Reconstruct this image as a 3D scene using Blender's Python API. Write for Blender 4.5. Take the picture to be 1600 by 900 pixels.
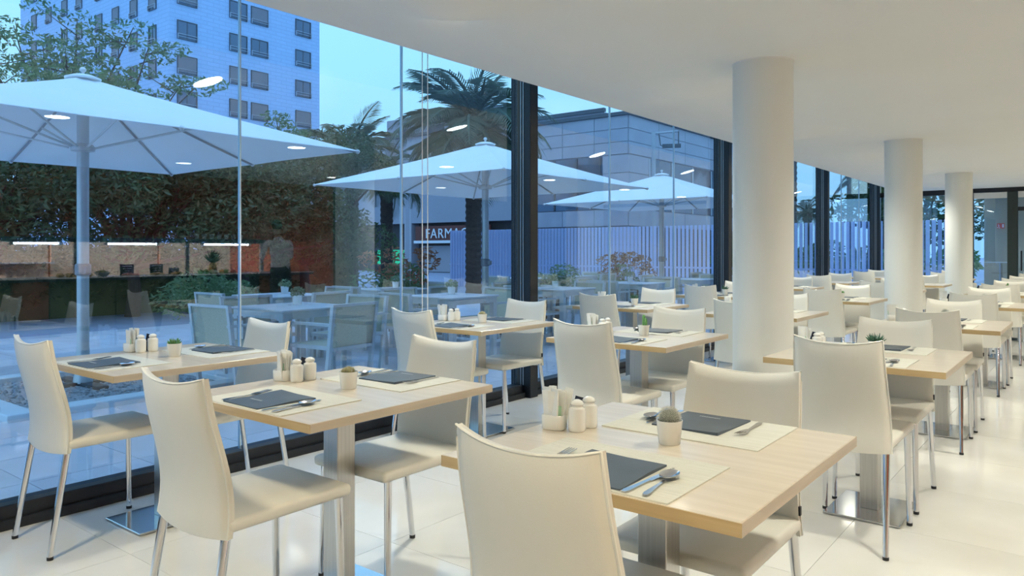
import bpy, bmesh, math, random
from mathutils import Vector, Matrix
R = math.radians
PI = math.pi
random.seed(7)
S = bpy.context.scene
C = S.collection
for _o in list(bpy.data.objects):
    bpy.data.objects.remove(_o, do_unlink=True)

# ------------------------------------------------------------------ camera
# World axes: X runs away from the window wall (window at X = -3.93), Y runs along it.
cam_data = bpy.data.cameras.new('camera')
cam = bpy.data.objects.new('camera', cam_data)
C.objects.link(cam)
cam.location = (0, 0, 1.25)
cam.rotation_euler = (PI / 2, 0, 0.664)
cam_data.sensor_width = 36
cam_data.lens = 36 * 1175 / 1600
cam_data.shift_y = -58.2 / 1600
cam_data.clip_start = 0.05
cam_data.clip_end = 500
S.camera = cam

# ------------------------------------------------------------------ world, exposure
world = bpy.data.worlds.new('evening_sky')
S.world = world
world.use_nodes = True
wn = world.node_tree
wn.nodes.clear()
w_out = wn.nodes.new('ShaderNodeOutputWorld')
w_bg = wn.nodes.new('ShaderNodeBackground')
w_tc = wn.nodes.new('ShaderNodeTexCoord')
w_sep = wn.nodes.new('ShaderNodeSeparateXYZ')
w_ramp = wn.nodes.new('ShaderNodeValToRGB')
w_map = wn.nodes.new('ShaderNodeMapping')
w_noise = wn.nodes.new('ShaderNodeTexNoise')
w_cr = wn.nodes.new('ShaderNodeValToRGB')
w_mix = wn.nodes.new('ShaderNodeMixRGB')
SKY_STRENGTH = 1.95
w_bg.inputs['Strength'].default_value = SKY_STRENGTH
e = w_ramp.color_ramp.elements
e[0].position = 0.0
e[0].color = (0.32, 0.52, 0.66, 1)
e[1].position = 1.0
e[1].color = (0.56, 0.88, 1.30, 1)
for pos, col in ((0.10, (0.36, 0.60, 0.68, 1)), (0.26, (0.43, 0.70, 0.76, 1)), (0.5, (0.48, 0.78, 0.98, 1))):
    k = w_ramp.color_ramp.elements.new(pos)
    k.color = col
w_map.inputs['Scale'].default_value = (1.0, 1.0, 2.6)
w_map.inputs['Location'].default_value = (0.35, 0.1, 0.2)
w_noise.inputs['Scale'].default_value = 2.3
w_noise.inputs['Detail'].default_value = 5
w_noise.inputs['Roughness'].default_value = 0.55
w_cr.color_ramp.elements[0].position = 0.46
w_cr.color_ramp.elements[0].color = (0, 0, 0, 1)
w_cr.color_ramp.elements[1].position = 0.82
w_cr.color_ramp.elements[1].color = (0.75, 0.75, 0.75, 1)
w_mix.inputs[2].default_value = (0.72, 0.86, 0.98, 1)
wl = wn.links.new
wl(w_tc.outputs['Generated'], w_sep.inputs[0])
wl(w_sep.outputs['Z'], w_ramp.inputs[0])
wl(w_tc.outputs['Generated'], w_map.inputs[0])
wl(w_map.outputs[0], w_noise.inputs['Vector'])
wl(w_noise.outputs[0], w_cr.inputs[0])
wl(w_cr.outputs[0], w_mix.inputs[0])
wl(w_ramp.outputs[0], w_mix.inputs[1])
wl(w_mix.outputs[0], w_bg.inputs[0])
wl(w_bg.outputs[0], w_out.inputs[0])

LAMP_STRENGTH = 22.0           # radiance of the round downlight diffusers
LAMP_WATT = 124.0              # downward beam of each downlight
LAMP_COLOR = (0.97, 0.94, 0.79, 1)
S.view_settings.view_transform = 'Standard'
S.view_settings.look = 'None'
S.view_settings.gamma = 1.0
S.view_settings.use_curve_mapping = False
S.view_settings.exposure = 0.0
S.cycles.use_denoising = True
S.cycles.max_bounces = 10
S.cycles.transparent_max_bounces = 16
S.cycles.sample_clamp_indirect = 6.0
S.cycles.caustics_reflective = False
S.cycles.caustics_refractive = False

# ------------------------------------------------------------------ materials
def new_mat(name):
    m = bpy.data.materials.new(name)
    m.use_nodes = True
    nt = m.node_tree
    nt.nodes.clear()
    out = nt.nodes.new('ShaderNodeOutputMaterial')
    return m, nt, out

def pmat(name, col, rough=0.5, metal=0.0, var=0.08, scale=6.0, bump=0.0, bscale=None, stretch=(1, 1, 1),
         spec=None, emit=None, estr=0.0, coat=0.0, rand=0.0, transl=0.0, col2=None, detail=4, coord='Object'):
    m, nt, out = new_mat(name)
    L = nt.links.new
    b = nt.nodes.new('ShaderNodeBsdfPrincipled')
    b.inputs['Roughness'].default_value = rough
    b.inputs['Metallic'].default_value = metal
    if spec is not None:
        b.inputs['Specular IOR Level'].default_value = spec
    if coat:
        b.inputs['Coat Weight'].default_value = coat
        b.inputs['Coat Roughness'].default_value = 0.06
    tc = nt.nodes.new('ShaderNodeTexCoord')
    mp = nt.nodes.new('ShaderNodeMapping')
    mp.inputs['Scale'].default_value = stretch
    nz = nt.nodes.new('ShaderNodeTexNoise')
    nz.inputs['Scale'].default_value = scale
    nz.inputs['Detail'].default_value = detail
    L(tc.outputs[coord], mp.inputs[0])
    L(mp.outputs[0], nz.inputs['Vector'])
    rp = nt.nodes.new('ShaderNodeValToRGB')
    rp.color_ramp.elements[0].position = 0.3
    rp.color_ramp.elements[1].position = 0.7
    c2 = col2 if col2 else tuple(min(1, x * (1 + var)) for x in col)
    c1 = col if col2 else tuple(x * (1 - var) for x in col)
    rp.color_ramp.elements[0].color = (*c1, 1)
    rp.color_ramp.elements[1].color = (*c2, 1)
    L(nz.outputs[0], rp.inputs[0])
    last = rp.outputs[0]
    if rand:
        oi = nt.nodes.new('ShaderNodeObjectInfo')
        mr = nt.nodes.new('ShaderNodeMapRange')
        mr.inputs['To Min'].default_value = 1 - rand
        mr.inputs['To Max'].default_value = 1 + rand
        hs = nt.nodes.new('ShaderNodeHueSaturation')
        L(oi.outputs['Random'], mr.inputs[0])
        L(mr.outputs[0], hs.inputs['Value'])
        L(last, hs.inputs['Color'])
        last = hs.outputs[0]
    L(last, b.inputs['Base Color'])
    if bump:
        n2 = nt.nodes.new('ShaderNodeTexNoise')
        n2.inputs['Scale'].default_value = bscale or scale * 4
        n2.inputs['Detail'].default_value = 3
        L(mp.outputs[0], n2.inputs['Vector'])
        bp = nt.nodes.new('ShaderNodeBump')
        bp.inputs['Strength'].default_value = bump
        bp.inputs['Distance'].default_value = 0.01
        L(n2.outputs[0], bp.inputs['Height'])
        L(bp.outputs[0], b.inputs['Normal'])
    if emit:
        b.inputs['Emission Color'].default_value = (*emit, 1)
        b.inputs['Emission Strength'].default_value = estr
    if transl:
        t = nt.nodes.new('ShaderNodeBsdfTranslucent')
        L(last, t.inputs[0])
        mx = nt.nodes.new('ShaderNodeMixShader')
        mx.inputs[0].default_value = transl
        L(b.outputs[0], mx.inputs[1])
        L(t.outputs[0], mx.inputs[2])
        L(mx.outputs[0], out.inputs[0])
    else:
        L(b.outputs[0], out.inputs[0])
    return m

def emat(name, col, strength):
    m, nt, out = new_mat(name)
    em = nt.nodes.new('ShaderNodeEmission')
    em.inputs[0].default_value = (*col[:3], 1)
    em.inputs[1].default_value = strength
    nt.links.new(em.outputs[0], out.inputs[0])
    return m

def glass_mat(name, ior=1.8, tint=(0.72, 0.86, 1.0), rough=0.0):
    m, nt, out = new_mat(name)
    L = nt.links.new
    tr = nt.nodes.new('ShaderNodeBsdfTransparent')
    tr.inputs[0].default_value = (*tint, 1)
    gl = nt.nodes.new('ShaderNodeBsdfGlossy')
    gl.inputs['Roughness'].default_value = rough
    gl.inputs[0].default_value = (1, 1, 1, 1)
    mx = nt.nodes.new('ShaderNodeMixShader')
    lw = nt.nodes.new('ShaderNodeLayerWeight')
    lw.inputs['Blend'].default_value = 0.30
    mp = nt.nodes.new('ShaderNodeMapRange')
    mp.inputs['To Min'].default_value = ((ior - 1) / (ior + 1)) ** 2
    mp.inputs['To Max'].default_value = 0.55
    pw = nt.nodes.new('ShaderNodeMath')
    pw.operation = 'POWER'
    pw.inputs[1].default_value = 2.2
    L(lw.outputs['Facing'], pw.inputs[0])
    L(pw.outputs[0], mp.inputs[0])
    L(mp.outputs[0], mx.inputs[0])
    L(tr.outputs[0], mx.inputs[1])
    L(gl.outputs[0], mx.inputs[2])
    L(mx.outputs[0], out.inputs[0])
    return m

def wood_mat(name, c1, c2, rough=0.35, axis='X', coat=0.0):
    st = {'X': (1.2, 22, 22), 'Y': (22, 1.2, 22), 'Z': (22, 22, 1.2)}[axis]
    return pmat(name, c1, rough, col2=c2, scale=2.2, stretch=st, bump=0.02, bscale=6, detail=6, coat=coat)

M = {}
M['ceiling'] = pmat('ceiling_plaster', (0.84, 0.83, 0.80), 0.9, var=0.012, scale=1.2)
M['column'] = pmat('column_paint', (0.80, 0.80, 0.75), 0.55, var=0.015, scale=2)
M['marble'] = pmat('cream_marble', (0.70, 0.68, 0.62), 0.07, col2=(0.80, 0.78, 0.73), scale=2.0, detail=9, rand=0.02, spec=0.6)
M['grout'] = pmat('pale_grout', (0.52, 0.49, 0.43), 0.6, var=0.05, scale=8)
M['wall'] = pmat('warm_wall_paint', (0.68, 0.62, 0.52), 0.8, var=0.02, scale=2)
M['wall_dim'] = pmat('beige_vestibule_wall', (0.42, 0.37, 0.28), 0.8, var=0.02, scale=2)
M['redwood'] = wood_mat('red_brown_wall_panel', (0.30, 0.075, 0.040), (0.44, 0.12, 0.065), 0.6, 'Y')
M['charcoal'] = pmat('charcoal_wall', (0.05, 0.05, 0.055), 0.7, var=0.05, scale=2)
M['black'] = pmat('black_anodised_frame', (0.012, 0.014, 0.018), 0.35, var=0.1, scale=20, spec=0.4)
M['blackgreen'] = pmat('dark_green_black_frame', (0.016, 0.028, 0.026), 0.35, var=0.1, scale=20)
M['alu'] = pmat('aluminium_strip', (0.55, 0.55, 0.56), 0.35, metal=0.9, var=0.05, scale=12)
M['glass'] = glass_mat('window_glass', 1.80)
M['glass_far'] = glass_mat('street_window_glass', 1.9, (0.5, 0.6, 0.7))
M['joint'] = pmat('clear_silicone_joint', (0.50, 0.62, 0.72), 0.15, var=0.03, scale=10, metal=0.3)
M['leather'] = pmat('cream_leather', (0.76, 0.735, 0.655), 0.42, var=0.02, scale=5, bump=0.05, bscale=260)
M['piping'] = pmat('cream_piping', (0.80, 0.78, 0.70), 0.4, var=0.02, scale=5)
M['chrome'] = pmat('chrome', (0.82, 0.83, 0.85), 0.08, metal=1.0, var=0.02, scale=5)
M['steel'] = pmat('brushed_steel', (0.58, 0.57, 0.55), 0.30, metal=1.0, var=0.08, scale=3, stretch=(60, 60, 1.0), bump=0.02)
M['plate'] = pmat('polished_steel_plate', (0.60, 0.61, 0.62), 0.12, metal=1.0, var=0.04, scale=6)
M['rubber'] = pmat('black_rubber', (0.02, 0.02, 0.022), 0.6, var=0.1, scale=10)
M['oak'] = wood_mat('pale_oak_laminate', (0.62, 0.54, 0.43), (0.71, 0.63, 0.52), 0.28, 'X', coat=0.25)
M['oak_edge'] = wood_mat('oak_edge_band', (0.42, 0.30, 0.15), (0.56, 0.42, 0.23), 0.4, 'X')
M['oak_edge_y'] = wood_mat('oak_edge_band_side', (0.50, 0.42, 0.32), (0.62, 0.53, 0.42), 0.4, 'Y')
M['mat'] = pmat('woven_placemat', (0.66, 0.65, 0.56), 0.75, col2=(0.78, 0.77, 0.69), scale=8, stretch=(1, 30, 1), bump=0.5, bscale=26)
M['slate'] = pmat('slate_paper', (0.062, 0.082, 0.105), 0.5, var=0.12, scale=9)
M['print'] = pmat('pale_print', (0.52, 0.55, 0.58), 0.6, var=0.02, scale=9)
M['cutlery'] = pmat('cutlery_steel', (0.72, 0.72, 0.74), 0.14, metal=1.0, var=0.03, scale=9)
M['china'] = pmat('white_china', (0.84, 0.84, 0.80), 0.18, var=0.01, scale=5, coat=0.3)
M['paper'] = pmat('white_paper', (0.85, 0.85, 0.81), 0.7, var=0.03, scale=40)
M['paper_green'] = pmat('mint_paper', (0.45, 0.72, 0.52), 0.7, var=0.05, scale=40)
M['pouch'] = pmat('navy_foil', (0.01, 0.012, 0.03), 0.25, var=0.2, scale=30)
M['soil'] = pmat('dark_soil', (0.05, 0.04, 0.03), 0.9, var=0.3, scale=60)
M['cactus_grey'] = pmat('grey_cactus', (0.22, 0.24, 0.20), 0.7, var=0.2, scale=60)
M['spine'] = pmat('pale_spines', (0.66, 0.66, 0.60), 0.6, var=0.05, scale=30)
M['cactus_green'] = pmat('green_cactus', (0.10, 0.26, 0.07), 0.55, var=0.25, scale=30)
M['cactus_olive'] = pmat('olive_cactus', (0.28, 0.26, 0.10), 0.65, var=0.25, scale=60)
M['succulent'] = pmat('dark_succulent', (0.04, 0.12, 0.07), 0.5, var=0.3, scale=40)
M['lamp'] = emat('downlight_glow', LAMP_COLOR, LAMP_STRENGTH)
M['lamp_win'] = emat('window_row_downlight_glow', LAMP_COLOR, 13.0)
M['lamp_dim'] = emat('frosted_downlight_glow', LAMP_COLOR, 9.0)
M['white'] = pmat('white_enamel', (0.80, 0.80, 0.78), 0.5, var=0.01, scale=5)
M['blind'] = pmat('roller_blind', (0.78, 0.77, 0.73), 0.8, var=0.02, scale=20)

# ------------------------------------------------------------------ mesh helpers
class MB:
    def __init__(self):
        self.v = []
        self.f = []
        self.mi = []
        self.cur = 0
    def add(self, vs, fs):
        o = len(self.v)
        self.v += [tuple(p) for p in vs]
        for q in fs:
            self.f.append(tuple(i + o for i in q))
            self.mi.append(self.cur)
        return self
    def box(self, x0, x1, y0, y1, z0, z1):
        vs = [(x, y, z) for z in (z0, z1) for y in (y0, y1) for x in (x0, x1)]
        return self.add(vs, [(0, 2, 3, 1), (4, 5, 7, 6), (0, 1, 5, 4), (1, 3, 7, 5), (3, 2, 6, 7), (2, 0, 4, 6)])
    def cbox(self, c, s, rz=0.0):
        cx, cy, cz = c
        a, b, h = s[0] / 2, s[1] / 2, s[2] / 2
        co, si = math.cos(rz), math.sin(rz)
        vs = []
        for z in (-h, h):
            for y in (-b, b):
                for x in (-a, a):
                    vs.append((cx + x * co - y * si, cy + x * si + y * co, cz + z))
        return self.add(vs, [(0, 2, 3, 1), (4, 5, 7, 6), (0, 1, 5, 4), (1, 3, 7, 5), (3, 2, 6, 7), (2, 0, 4, 6)])
    def tube(self, pts, r, n=8, cap=True):
        pts = [Vector(p) for p in pts]
        rs = r if isinstance(r, (list, tuple)) else [r] * len(pts)
        o = len(self.v)
        up = Vector((0, 0, 1))
        for i, p in enumerate(pts):
            if i == 0:
                d = pts[1] - p
            elif i == len(pts) - 1:
                d = p - pts[i - 1]
            else:
                d = pts[i + 1] - pts[i - 1]
            d.normalize()
            ref = up if abs(d.z) < 0.95 else Vector((1, 0, 0))
            a = d.cross(ref).normalized()
            b = a.cross(d).normalized()
            for k in range(n):
                t = 2 * PI * k / n
                self.v.append(tuple(p + (a * math.cos(t) + b * math.sin(t)) * rs[i]))
        for i in range(len(pts) - 1):
            for k in range(n):
                q = (o + i * n + k, o + i * n + (k + 1) % n, o + (i + 1) * n + (k + 1) % n, o + (i + 1) * n + k)
                self.f.append(q)
                self.mi.append(self.cur)
        if cap:
            self.f.append(tuple(o + k for k in range(n))[::-1])
            self.mi.append(self.cur)
            e0 = o + (len(pts) - 1) * n
            self.f.append(tuple(e0 + k for k in range(n)))
            self.mi.append(self.cur)
        return self
    def cyl(self, p0, p1, r0, r1=None, n=12):
        return self.tube([p0, p1], [r0, r0 if r1 is None else r1], n)
    def lathe(self, prof, c=(0, 0, 0), n=20, cap=True):
        o = len(self.v)
        for (r, z) in prof:
            for k in range(n):
                t = 2 * PI * k / n
                self.v.append((c[0] + r * math.cos(t), c[1] + r * math.sin(t), c[2] + z))
        m = len(prof)
        for i in range(m - 1):
            for k in range(n):
                self.f.append((o + i * n + k, o + i * n + (k + 1) % n, o + (i + 1) * n + (k + 1) % n, o + (i + 1) * n + k))
                self.mi.append(self.cur)
        if cap:
            self.f.append(tuple(o + k for k in range(n))[::-1])
            self.mi.append(self.cur)
            e0 = o + (m - 1) * n
            self.f.append(tuple(e0 + k for k in range(n)))
            self.mi.append(self.cur)
        return self
    def ell(self, c, r, nu=12, nv=8):
        prof = []
        o = len(self.v)
        for i in range(nv + 1):
            ph = -PI / 2 + PI * i / nv
            cr, z = max(math.cos(ph), 0.02), math.sin(ph)
            for k in range(nu):
                t = 2 * PI * k / nu
                self.v.append((c[0] + r[0] * cr * math.cos(t), c[1] + r[1] * cr * math.sin(t), c[2] + r[2] * z))
        for i in range(nv):
            for k in range(nu):
                self.f.append((o + i * nu + k, o + i * nu + (k + 1) % nu, o + (i + 1) * nu + (k + 1) % nu, o + (i + 1) * nu + k))
                self.mi.append(self.cur)
        return self
    def prism(self, poly, z0, z1):
        n = len(poly)
        vs = [(x, y, z0) for x, y in poly] + [(x, y, z1) for x, y in poly]
        fs = [tuple(range(n))[::-1], tuple(range(n, 2 * n))]
        fs += [(i, (i + 1) % n, n + (i + 1) % n, n + i) for i in range(n)]
        return self.add(vs, fs)
    def mesh(self, name, mats, smooth=None, bevel=None, transform=None):
        me = bpy.data.meshes.new(name)
        me.from_pydata(self.v, [], self.f)
        mats = mats if isinstance(mats, (list, tuple)) else [mats]
        for m in mats:
            me.materials.append(M[m] if isinstance(m, str) else m)
        if len(mats) > 1:
            me.polygons.foreach_set('material_index', self.mi)
        if transform is not None:
            me.transform(transform)
        if bevel:
            bm = bmesh.new()
            bm.from_mesh(me)
            bmesh.ops.remove_doubles(bm, verts=bm.verts, dist=1e-6)
            ed = [x for x in bm.edges if len(x.link_faces) == 2 and x.calc_face_angle(0) > R(35)]
            bmesh.ops.bevel(bm, geom=ed, offset=bevel[0], segments=bevel[1], profile=0.5, affect='EDGES', clamp_overlap=True)
            bm.to_mesh(me)
            bm.free()
        if smooth is not None:
            me.polygons.foreach_set('use_smooth', [True] * len(me.polygons))
            me.set_sharp_from_angle(angle=R(smooth))
        me.update()
        return me
    def build(self, name, mats, parent=None, smooth=None, bevel=None, loc=None, rz=0.0):
        return link(name, self.mesh(name, mats, smooth, bevel), parent, loc, rz)

def link(name, me, parent=None, loc=None, rz=0.0):
    o = bpy.data.objects.new(name, me)
    C.objects.link(o)
    if parent is not None:
        o.parent = parent
    if loc is not None:
        o.location = loc
    if rz:
        o.rotation_euler = (0, 0, rz)
    return o

def tag(o, label=None, cat=None, group=None, kind=None):
    if label:
        o['label'] = label
    if cat:
        o['category'] = cat
    if group:
        o['group'] = group
    if kind:
        o['kind'] = kind
    return o

def thing(name, label, cat, loc=(0, 0, 0), rz=0.0, group=None):
    o = link(name, None, None, loc, rz)
    o.empty_display_size = 0.1
    return tag(o, label, cat, group)

def copy_tree(o, loc=None, rz=None, label=None, parent=None, group=None):
    c = o.copy()
    C.objects.link(c)
    c.parent = parent
    if loc is not None:
        c.location = loc
    if rz is not None:
        c.rotation_euler = (0, 0, rz)
    if label:
        c['label'] = label
    if group:
        c['group'] = group
    for ch in list(o.children):
        copy_tree(ch, parent=c)
    return c
# ================================================================== THE ROOM
GX = -3.93          # window plane
CZ = 2.525          # ceiling height
CE = -3.43          # ceiling edge; the windows run up into a slot behind it
U0, U1 = -3.0, 18.1 # room from behind the camera to the end wall
RX = 4.3            # wall behind the buffet

fl = link('floor', None)
tag(fl, kind='structure')
MB().box(GX - 0.06, RX, U0, U1, -0.12, -0.004).build('grout_bed', 'grout', fl)
MB().box(0.60, RX, U0, U1, -0.004, 0.0).build('marble_field', 'marble', fl)
MB().box(GX - 0.06, 0.60, U0, -0.03, -0.004, 0.0).build('marble_field', 'marble', fl)
tw = 0.75
tile_me = MB().box(0.0008, tw - 0.0008, 0.0008, tw - 0.0008, -0.0039, 0.0).mesh('tile', 'marble')
for i in range(6):
    for j in range(24):
        o = link('tile', tile_me, fl, (-3.90 + i * tw, -0.03 + j * tw, 0))

ceil = MB().box(CE, RX, U0, U1, CZ, CZ + 0.12).build('ceiling', 'ceiling')
tag(ceil, kind='structure')
sl = MB().box(GX - 0.35, CE, U0, U1, 3.02, 3.14).box(CE, CE + 0.06, U0, U1, CZ + 0.12, 3.14).build('trim_1', 'ceiling')
tag(sl, kind='structure')
w = MB().box(RX, RX + 0.15, U0, 9.7, 0, 3.14).build('wall_right', 'redwood')
tag(w, kind='structure')
w = MB().box(RX, RX + 0.15, 9.7, U1, 0, 3.14).build('wall_right_end', 'charcoal')
tag(w, kind='structure')
w = MB().box(GX - 0.1, RX + 0.15, U0 - 0.15, U0, 0, 3.14).build('wall_back', 'wall')
tag(w, kind='structure')

# columns
def column(y, x, label):
    c = thing('column', label, 'column', (x, y, 0), group='round plaster columns')
    MB().lathe([(0.198, 0.0), (0.198, CZ - 0.006)], n=64).build('shaft', 'column', c, smooth=40)
    MB().lathe([(0.203, CZ - 0.007), (0.203, CZ)], n=64).build('top_joint', 'ceiling', c, smooth=40)
    return c
column(5.10, -1.816, 'nearest and widest round white plaster column between the tables')
column(9.66, -1.80, 'second round white plaster column, between nearest and farthest column')
column(14.30, -1.84, 'farthest and slimmest-looking round white column near the end door')

# window wall: four bays between black posts, each with panes, joints, rails
POSTS = [0.72, 5.165, 9.48, 13.98, 17.98]
JOINTS = {0: [1.18 + 0.0, 2.46, 3.74], 1: [6.63, 8.09], 2: [10.97, 12.45], 3: [15.3, 16.65]}
def post_mesh():
    m = MB()
    m.box(GX - 0.08, GX + 0.13, -0.055, 0.055, 0.0, 3.02)
    return m.mesh('post', 'black', bevel=(0.004, 1))
post_me = post_mesh()
strip_me = MB().box(GX + 0.026, GX + 0.031, -0.060, -0.055, 0.105, 3.02).box(GX + 0.052, GX + 0.057, -0.060, -0.055, 0.105, 3.02).mesh('post_strip', 'alu')
def window_bay(n, y0, y1, joints):
    w = link('window_%d' % n, None)
    tag(w, kind='structure')
    b = MB().box(GX - 0.06, GX + 0.06, y0, y1, 0.0, 0.105).build('bottom_rail', 'black', w, bevel=(0.004, 1))
    MB().box(GX - 0.10, GX - 0.06, y0, y1, 0.0, 0.05).build('sill', 'blackgreen', w)
    MB().box(GX + 0.062, GX + 0.085, y0, y1, 0.0, 0.045).build('floor_channel', 'black', w)
    MB().box(GX - 0.05, GX + 0.05, y0, y1, 2.95, 3.02).build('top_rail', 'black', w)
    edges = [y0] + joints + [y1]
    for a, c in zip(edges[:-1], edges[1:]):
        MB().box(GX - 0.002, GX + 0.002, a + 0.004, c - 0.004, 0.10, 2.96).build('pane', 'glass', w)
    for j in joints:
        MB().box(GX - 0.010, GX + 0.010, j - 0.004, j + 0.004, 0.10, 2.96).build('pane_joint', 'joint', w)
    p = link('post', post_me, w, (0, y1 + 0.07, 0))
    link('post_strip', strip_me, p)
    return w
w0 = window_bay(1, U0, POSTS[0] - 0.07, [-1.6, -0.3])
for k in range(4):
    window_bay(k + 2, POSTS[k] + 0.07, POSTS[k + 1] - 0.07, JOINTS[k])
# blind pull cords hanging in front of the nearest bay
for i, (yy, lb) in enumerate(((3.86, 'left of the two thin white blind cords hanging before the glass'), (3.915, 'right of the two thin white blind cords hanging before the glass'))):
    o = MB().tube([(GX + 0.09, yy, 3.02), (GX + 0.09, yy, 0.62)], 0.0035, 6).ell((GX + 0.09, yy, 0.60), (0.008, 0.008, 0.025), 8, 6).build('blind_cord', 'white')
    tag(o, lb, 'cord', 'blind cords')

# end wall: fixed glazing, glass door with blind, side frames
ew = link('window_6', None)
tag(ew, kind='structure')
MB().box(GX, -2.10, U1 - 0.05, U1 + 0.05, 0, 0.10).build('bottom_rail', 'black', ew)
MB().box(-3.86, -2.10, U1 - 0.04, U1 + 0.04, 2.42, CZ).build('top_rail', 'black', ew)
for a, b in ((GX + 0.07, -3.0), (-2.99, -2.14)):
    MB().box(a, b, U1 - 0.006, U1 + 0.006, 0.10, 2.43).build('pane', 'glass', ew)
dr = link('door_1', None)
tag(dr, kind='structure')
MB().box(-2.14, RX, U1 - 0.06, U1 + 0.06, CZ - 0.085, CZ + 0.2).build('head_frame', 'black', dr)
for x0, x1 in ((-2.14, -2.06), (-1.475, -1.30), (-0.62, -0.5)):
    MB().box(x0, x1, U1 - 0.07, U1 + 0.07, 0, CZ - 0.085).build('jamb', 'blackgreen', dr, bevel=(0.005, 1))
for x0, x1 in ((-2.06, -1.475), (-1.30, -0.62)):
    MB().box(x0, x1, U1 - 0.005, U1 + 0.005, 0.06, CZ - 0.085).build('pane', 'glass', dr)
    MB().box(x0 + 0.005, x1 - 0.005, U1 - 0.05, U1 - 0.02, CZ - 0.21, CZ - 0.087).build('roller_blind', 'blind', dr, bevel=(0.008, 2))
    MB().box(x0, x1, U1 - 0.03, U1 + 0.03, 0, 0.06).build('bottom_rail', 'black', dr)
MB().box(-1.30, -0.62, U1 - 0.03, U1 + 0.03, 2.05, 2.13).build('transom', 'black', dr)
hd = MB().tube([(-1.24, U1 - 0.07, 0.85), (-1.24, U1 - 0.07, 1.25)], 0.012, 8).build('handle', 'black', dr)
w = MB().box(-0.5, RX, U1 - 0.05, U1 + 0.1, 0, CZ).build('wall_far', 'wall')
tag(w, kind='structure')
# vestibule behind the door
ve = MB().box(-2.20, 1.6, 21.2, 21.3, 0, 2.7).box(1.5, 1.6, U1 + 0.1, 21.2, 0, 2.7).build('wall_vestibule', 'wall_dim')
tag(ve, kind='structure')
ve = MB().box(-2.20, 1.5, U1 + 0.06, 21.2, -0.1, 0.0).build('floor_vestibule', 'marble')
tag(ve, kind='structure')
ve = MB().box(-2.20, 1.6, U1 + 0.06, 21.3, CZ, CZ + 0.1).build('ceiling_vestibule', 'ceiling')
tag(ve, kind='structure')

# ceiling downlights; the window row's tilted discs sit in added cones, hidden from the camera
disc_me = MB().lathe([(0.105, 0.0), (0.105, 0.004)], n=32).mesh('diffuser', 'lamp')
ring = MB()
for k in range(32):
    a0, a1 = 2 * PI * k / 32, 2 * PI * (k + 1) / 32
    vs = []
    for a in (a0, a1):
        for r, z in ((0.105, 0.0), (0.118, 0.0), (0.118, 0.006), (0.105, 0.006)):
            vs.append((r * math.cos(a), r * math.sin(a), z))
    ring.add(vs, [(0, 4, 5, 1), (1, 5, 6, 2), (2, 6, 7, 3), (3, 7, 4, 0)])
ring_me = ring.mesh('trim_ring', 'white')
win_me = disc_me.copy()
win_me.materials[0] = M['lamp_win']
dim_me = disc_me.copy()
dim_me.materials[0] = M['lamp_dim']
def beam(l, watt=None, size=150):
    d = bpy.data.lights.new('beam', 'SPOT')
    d.energy = watt or LAMP_WATT
    d.color = LAMP_COLOR[:3]
    d.spot_size = R(size)
    d.spot_blend = 1.0
    d.shadow_soft_size = 0.10
    o = bpy.data.objects.new('beam', d)
    C.objects.link(o)
    o.parent = l
    o.location = (0, 0, -0.12)
    return o
def tilted_lamp(l, x, y, delta):
    """window-row lamp: added ceiling-coloured cone, glowing disc tilted so only the glass shows it"""
    ac = math.atan2(-y, -x)
    el = (CZ - 1.25) / math.hypot(x, y)
    phi = ac - R(delta)
    tau = math.atan(el / -math.cos(R(delta))) + R(2.0)
    sk, rim = MB(), []
    NA, NR = 48, 8
    idx = {}
    for k in range(NA):
        a = 2 * PI * k / NA
        drop = math.sin(tau) * 0.120 * (1 - math.cos(a - phi)) + 0.004
        for q in range(NR + 1):
            t = q / NR
            r = 0.112 + 0.55 * t
            idx[k, q] = len(sk.v)
            sk.v.append((r * math.cos(a), r * math.sin(a), 0.006 - drop * (0.5 + 0.5 * math.cos(PI * t)) if q < NR else 0.007))
    for k in range(NA):
        for q in range(NR):
            sk.f.append((idx[k, q], idx[k, q + 1], idx[(k + 1) % NA, q + 1], idx[(k + 1) % NA, q]))
    sk.mi = [0] * len(sk.f)
    sk.build('screening_cone', 'ceiling', l, smooth=50)
    d = link('diffuser', win_me, l, (0, 0, 0.003 - math.sin(tau) * 0.120))
    # lift the side that points along phi
    d.rotation_euler = Matrix.Rotation(-tau, 3, Vector((-math.sin(phi), math.cos(phi), 0))).to_euler()
    return d
ORD = ['first', 'second', 'third', 'fourth', 'fifth', 'sixth', 'seventh', 'eighth']
for col, (x, rn) in enumerate(((-2.72, 'window-side row'), (-0.06, 'middle row'), (2.62, 'buffet-side row'))):
    for k in range(7):
        y = 0.26 + 2.70 * k
        l = thing('ceiling_downlight', 'round glowing ceiling downlight, %s from the camera in the %s' % (ORD[k], rn), 'lamp', (x, y, CZ - 0.006), group='ceiling downlights')
        if col == 0:
            tilted_lamp(l, x, y, {0: 150, 1: 180, 2: 158, 3: 128, 4: 120, 5: 116, 6: 113}[k])
        else:
            link('diffuser', disc_me if col < 2 else dim_me, l, (0, 0, -0.0005))
            link('trim_ring', ring_me, l)
        bo = beam(l)
        if k == 0:
            bo.data.color = (1.0, 0.86, 0.58)      # nearest beams made warmer to yellow the front chair backs
l = thing('ceiling_downlight', 'round glowing downlight in the vestibule beyond the glass end door', 'lamp', (-1.2, 19.6, CZ - 0.006), group='ceiling downlights')
link('diffuser', disc_me, l)
link('trim_ring', ring_me, l)
beam(l, 45)
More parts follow.
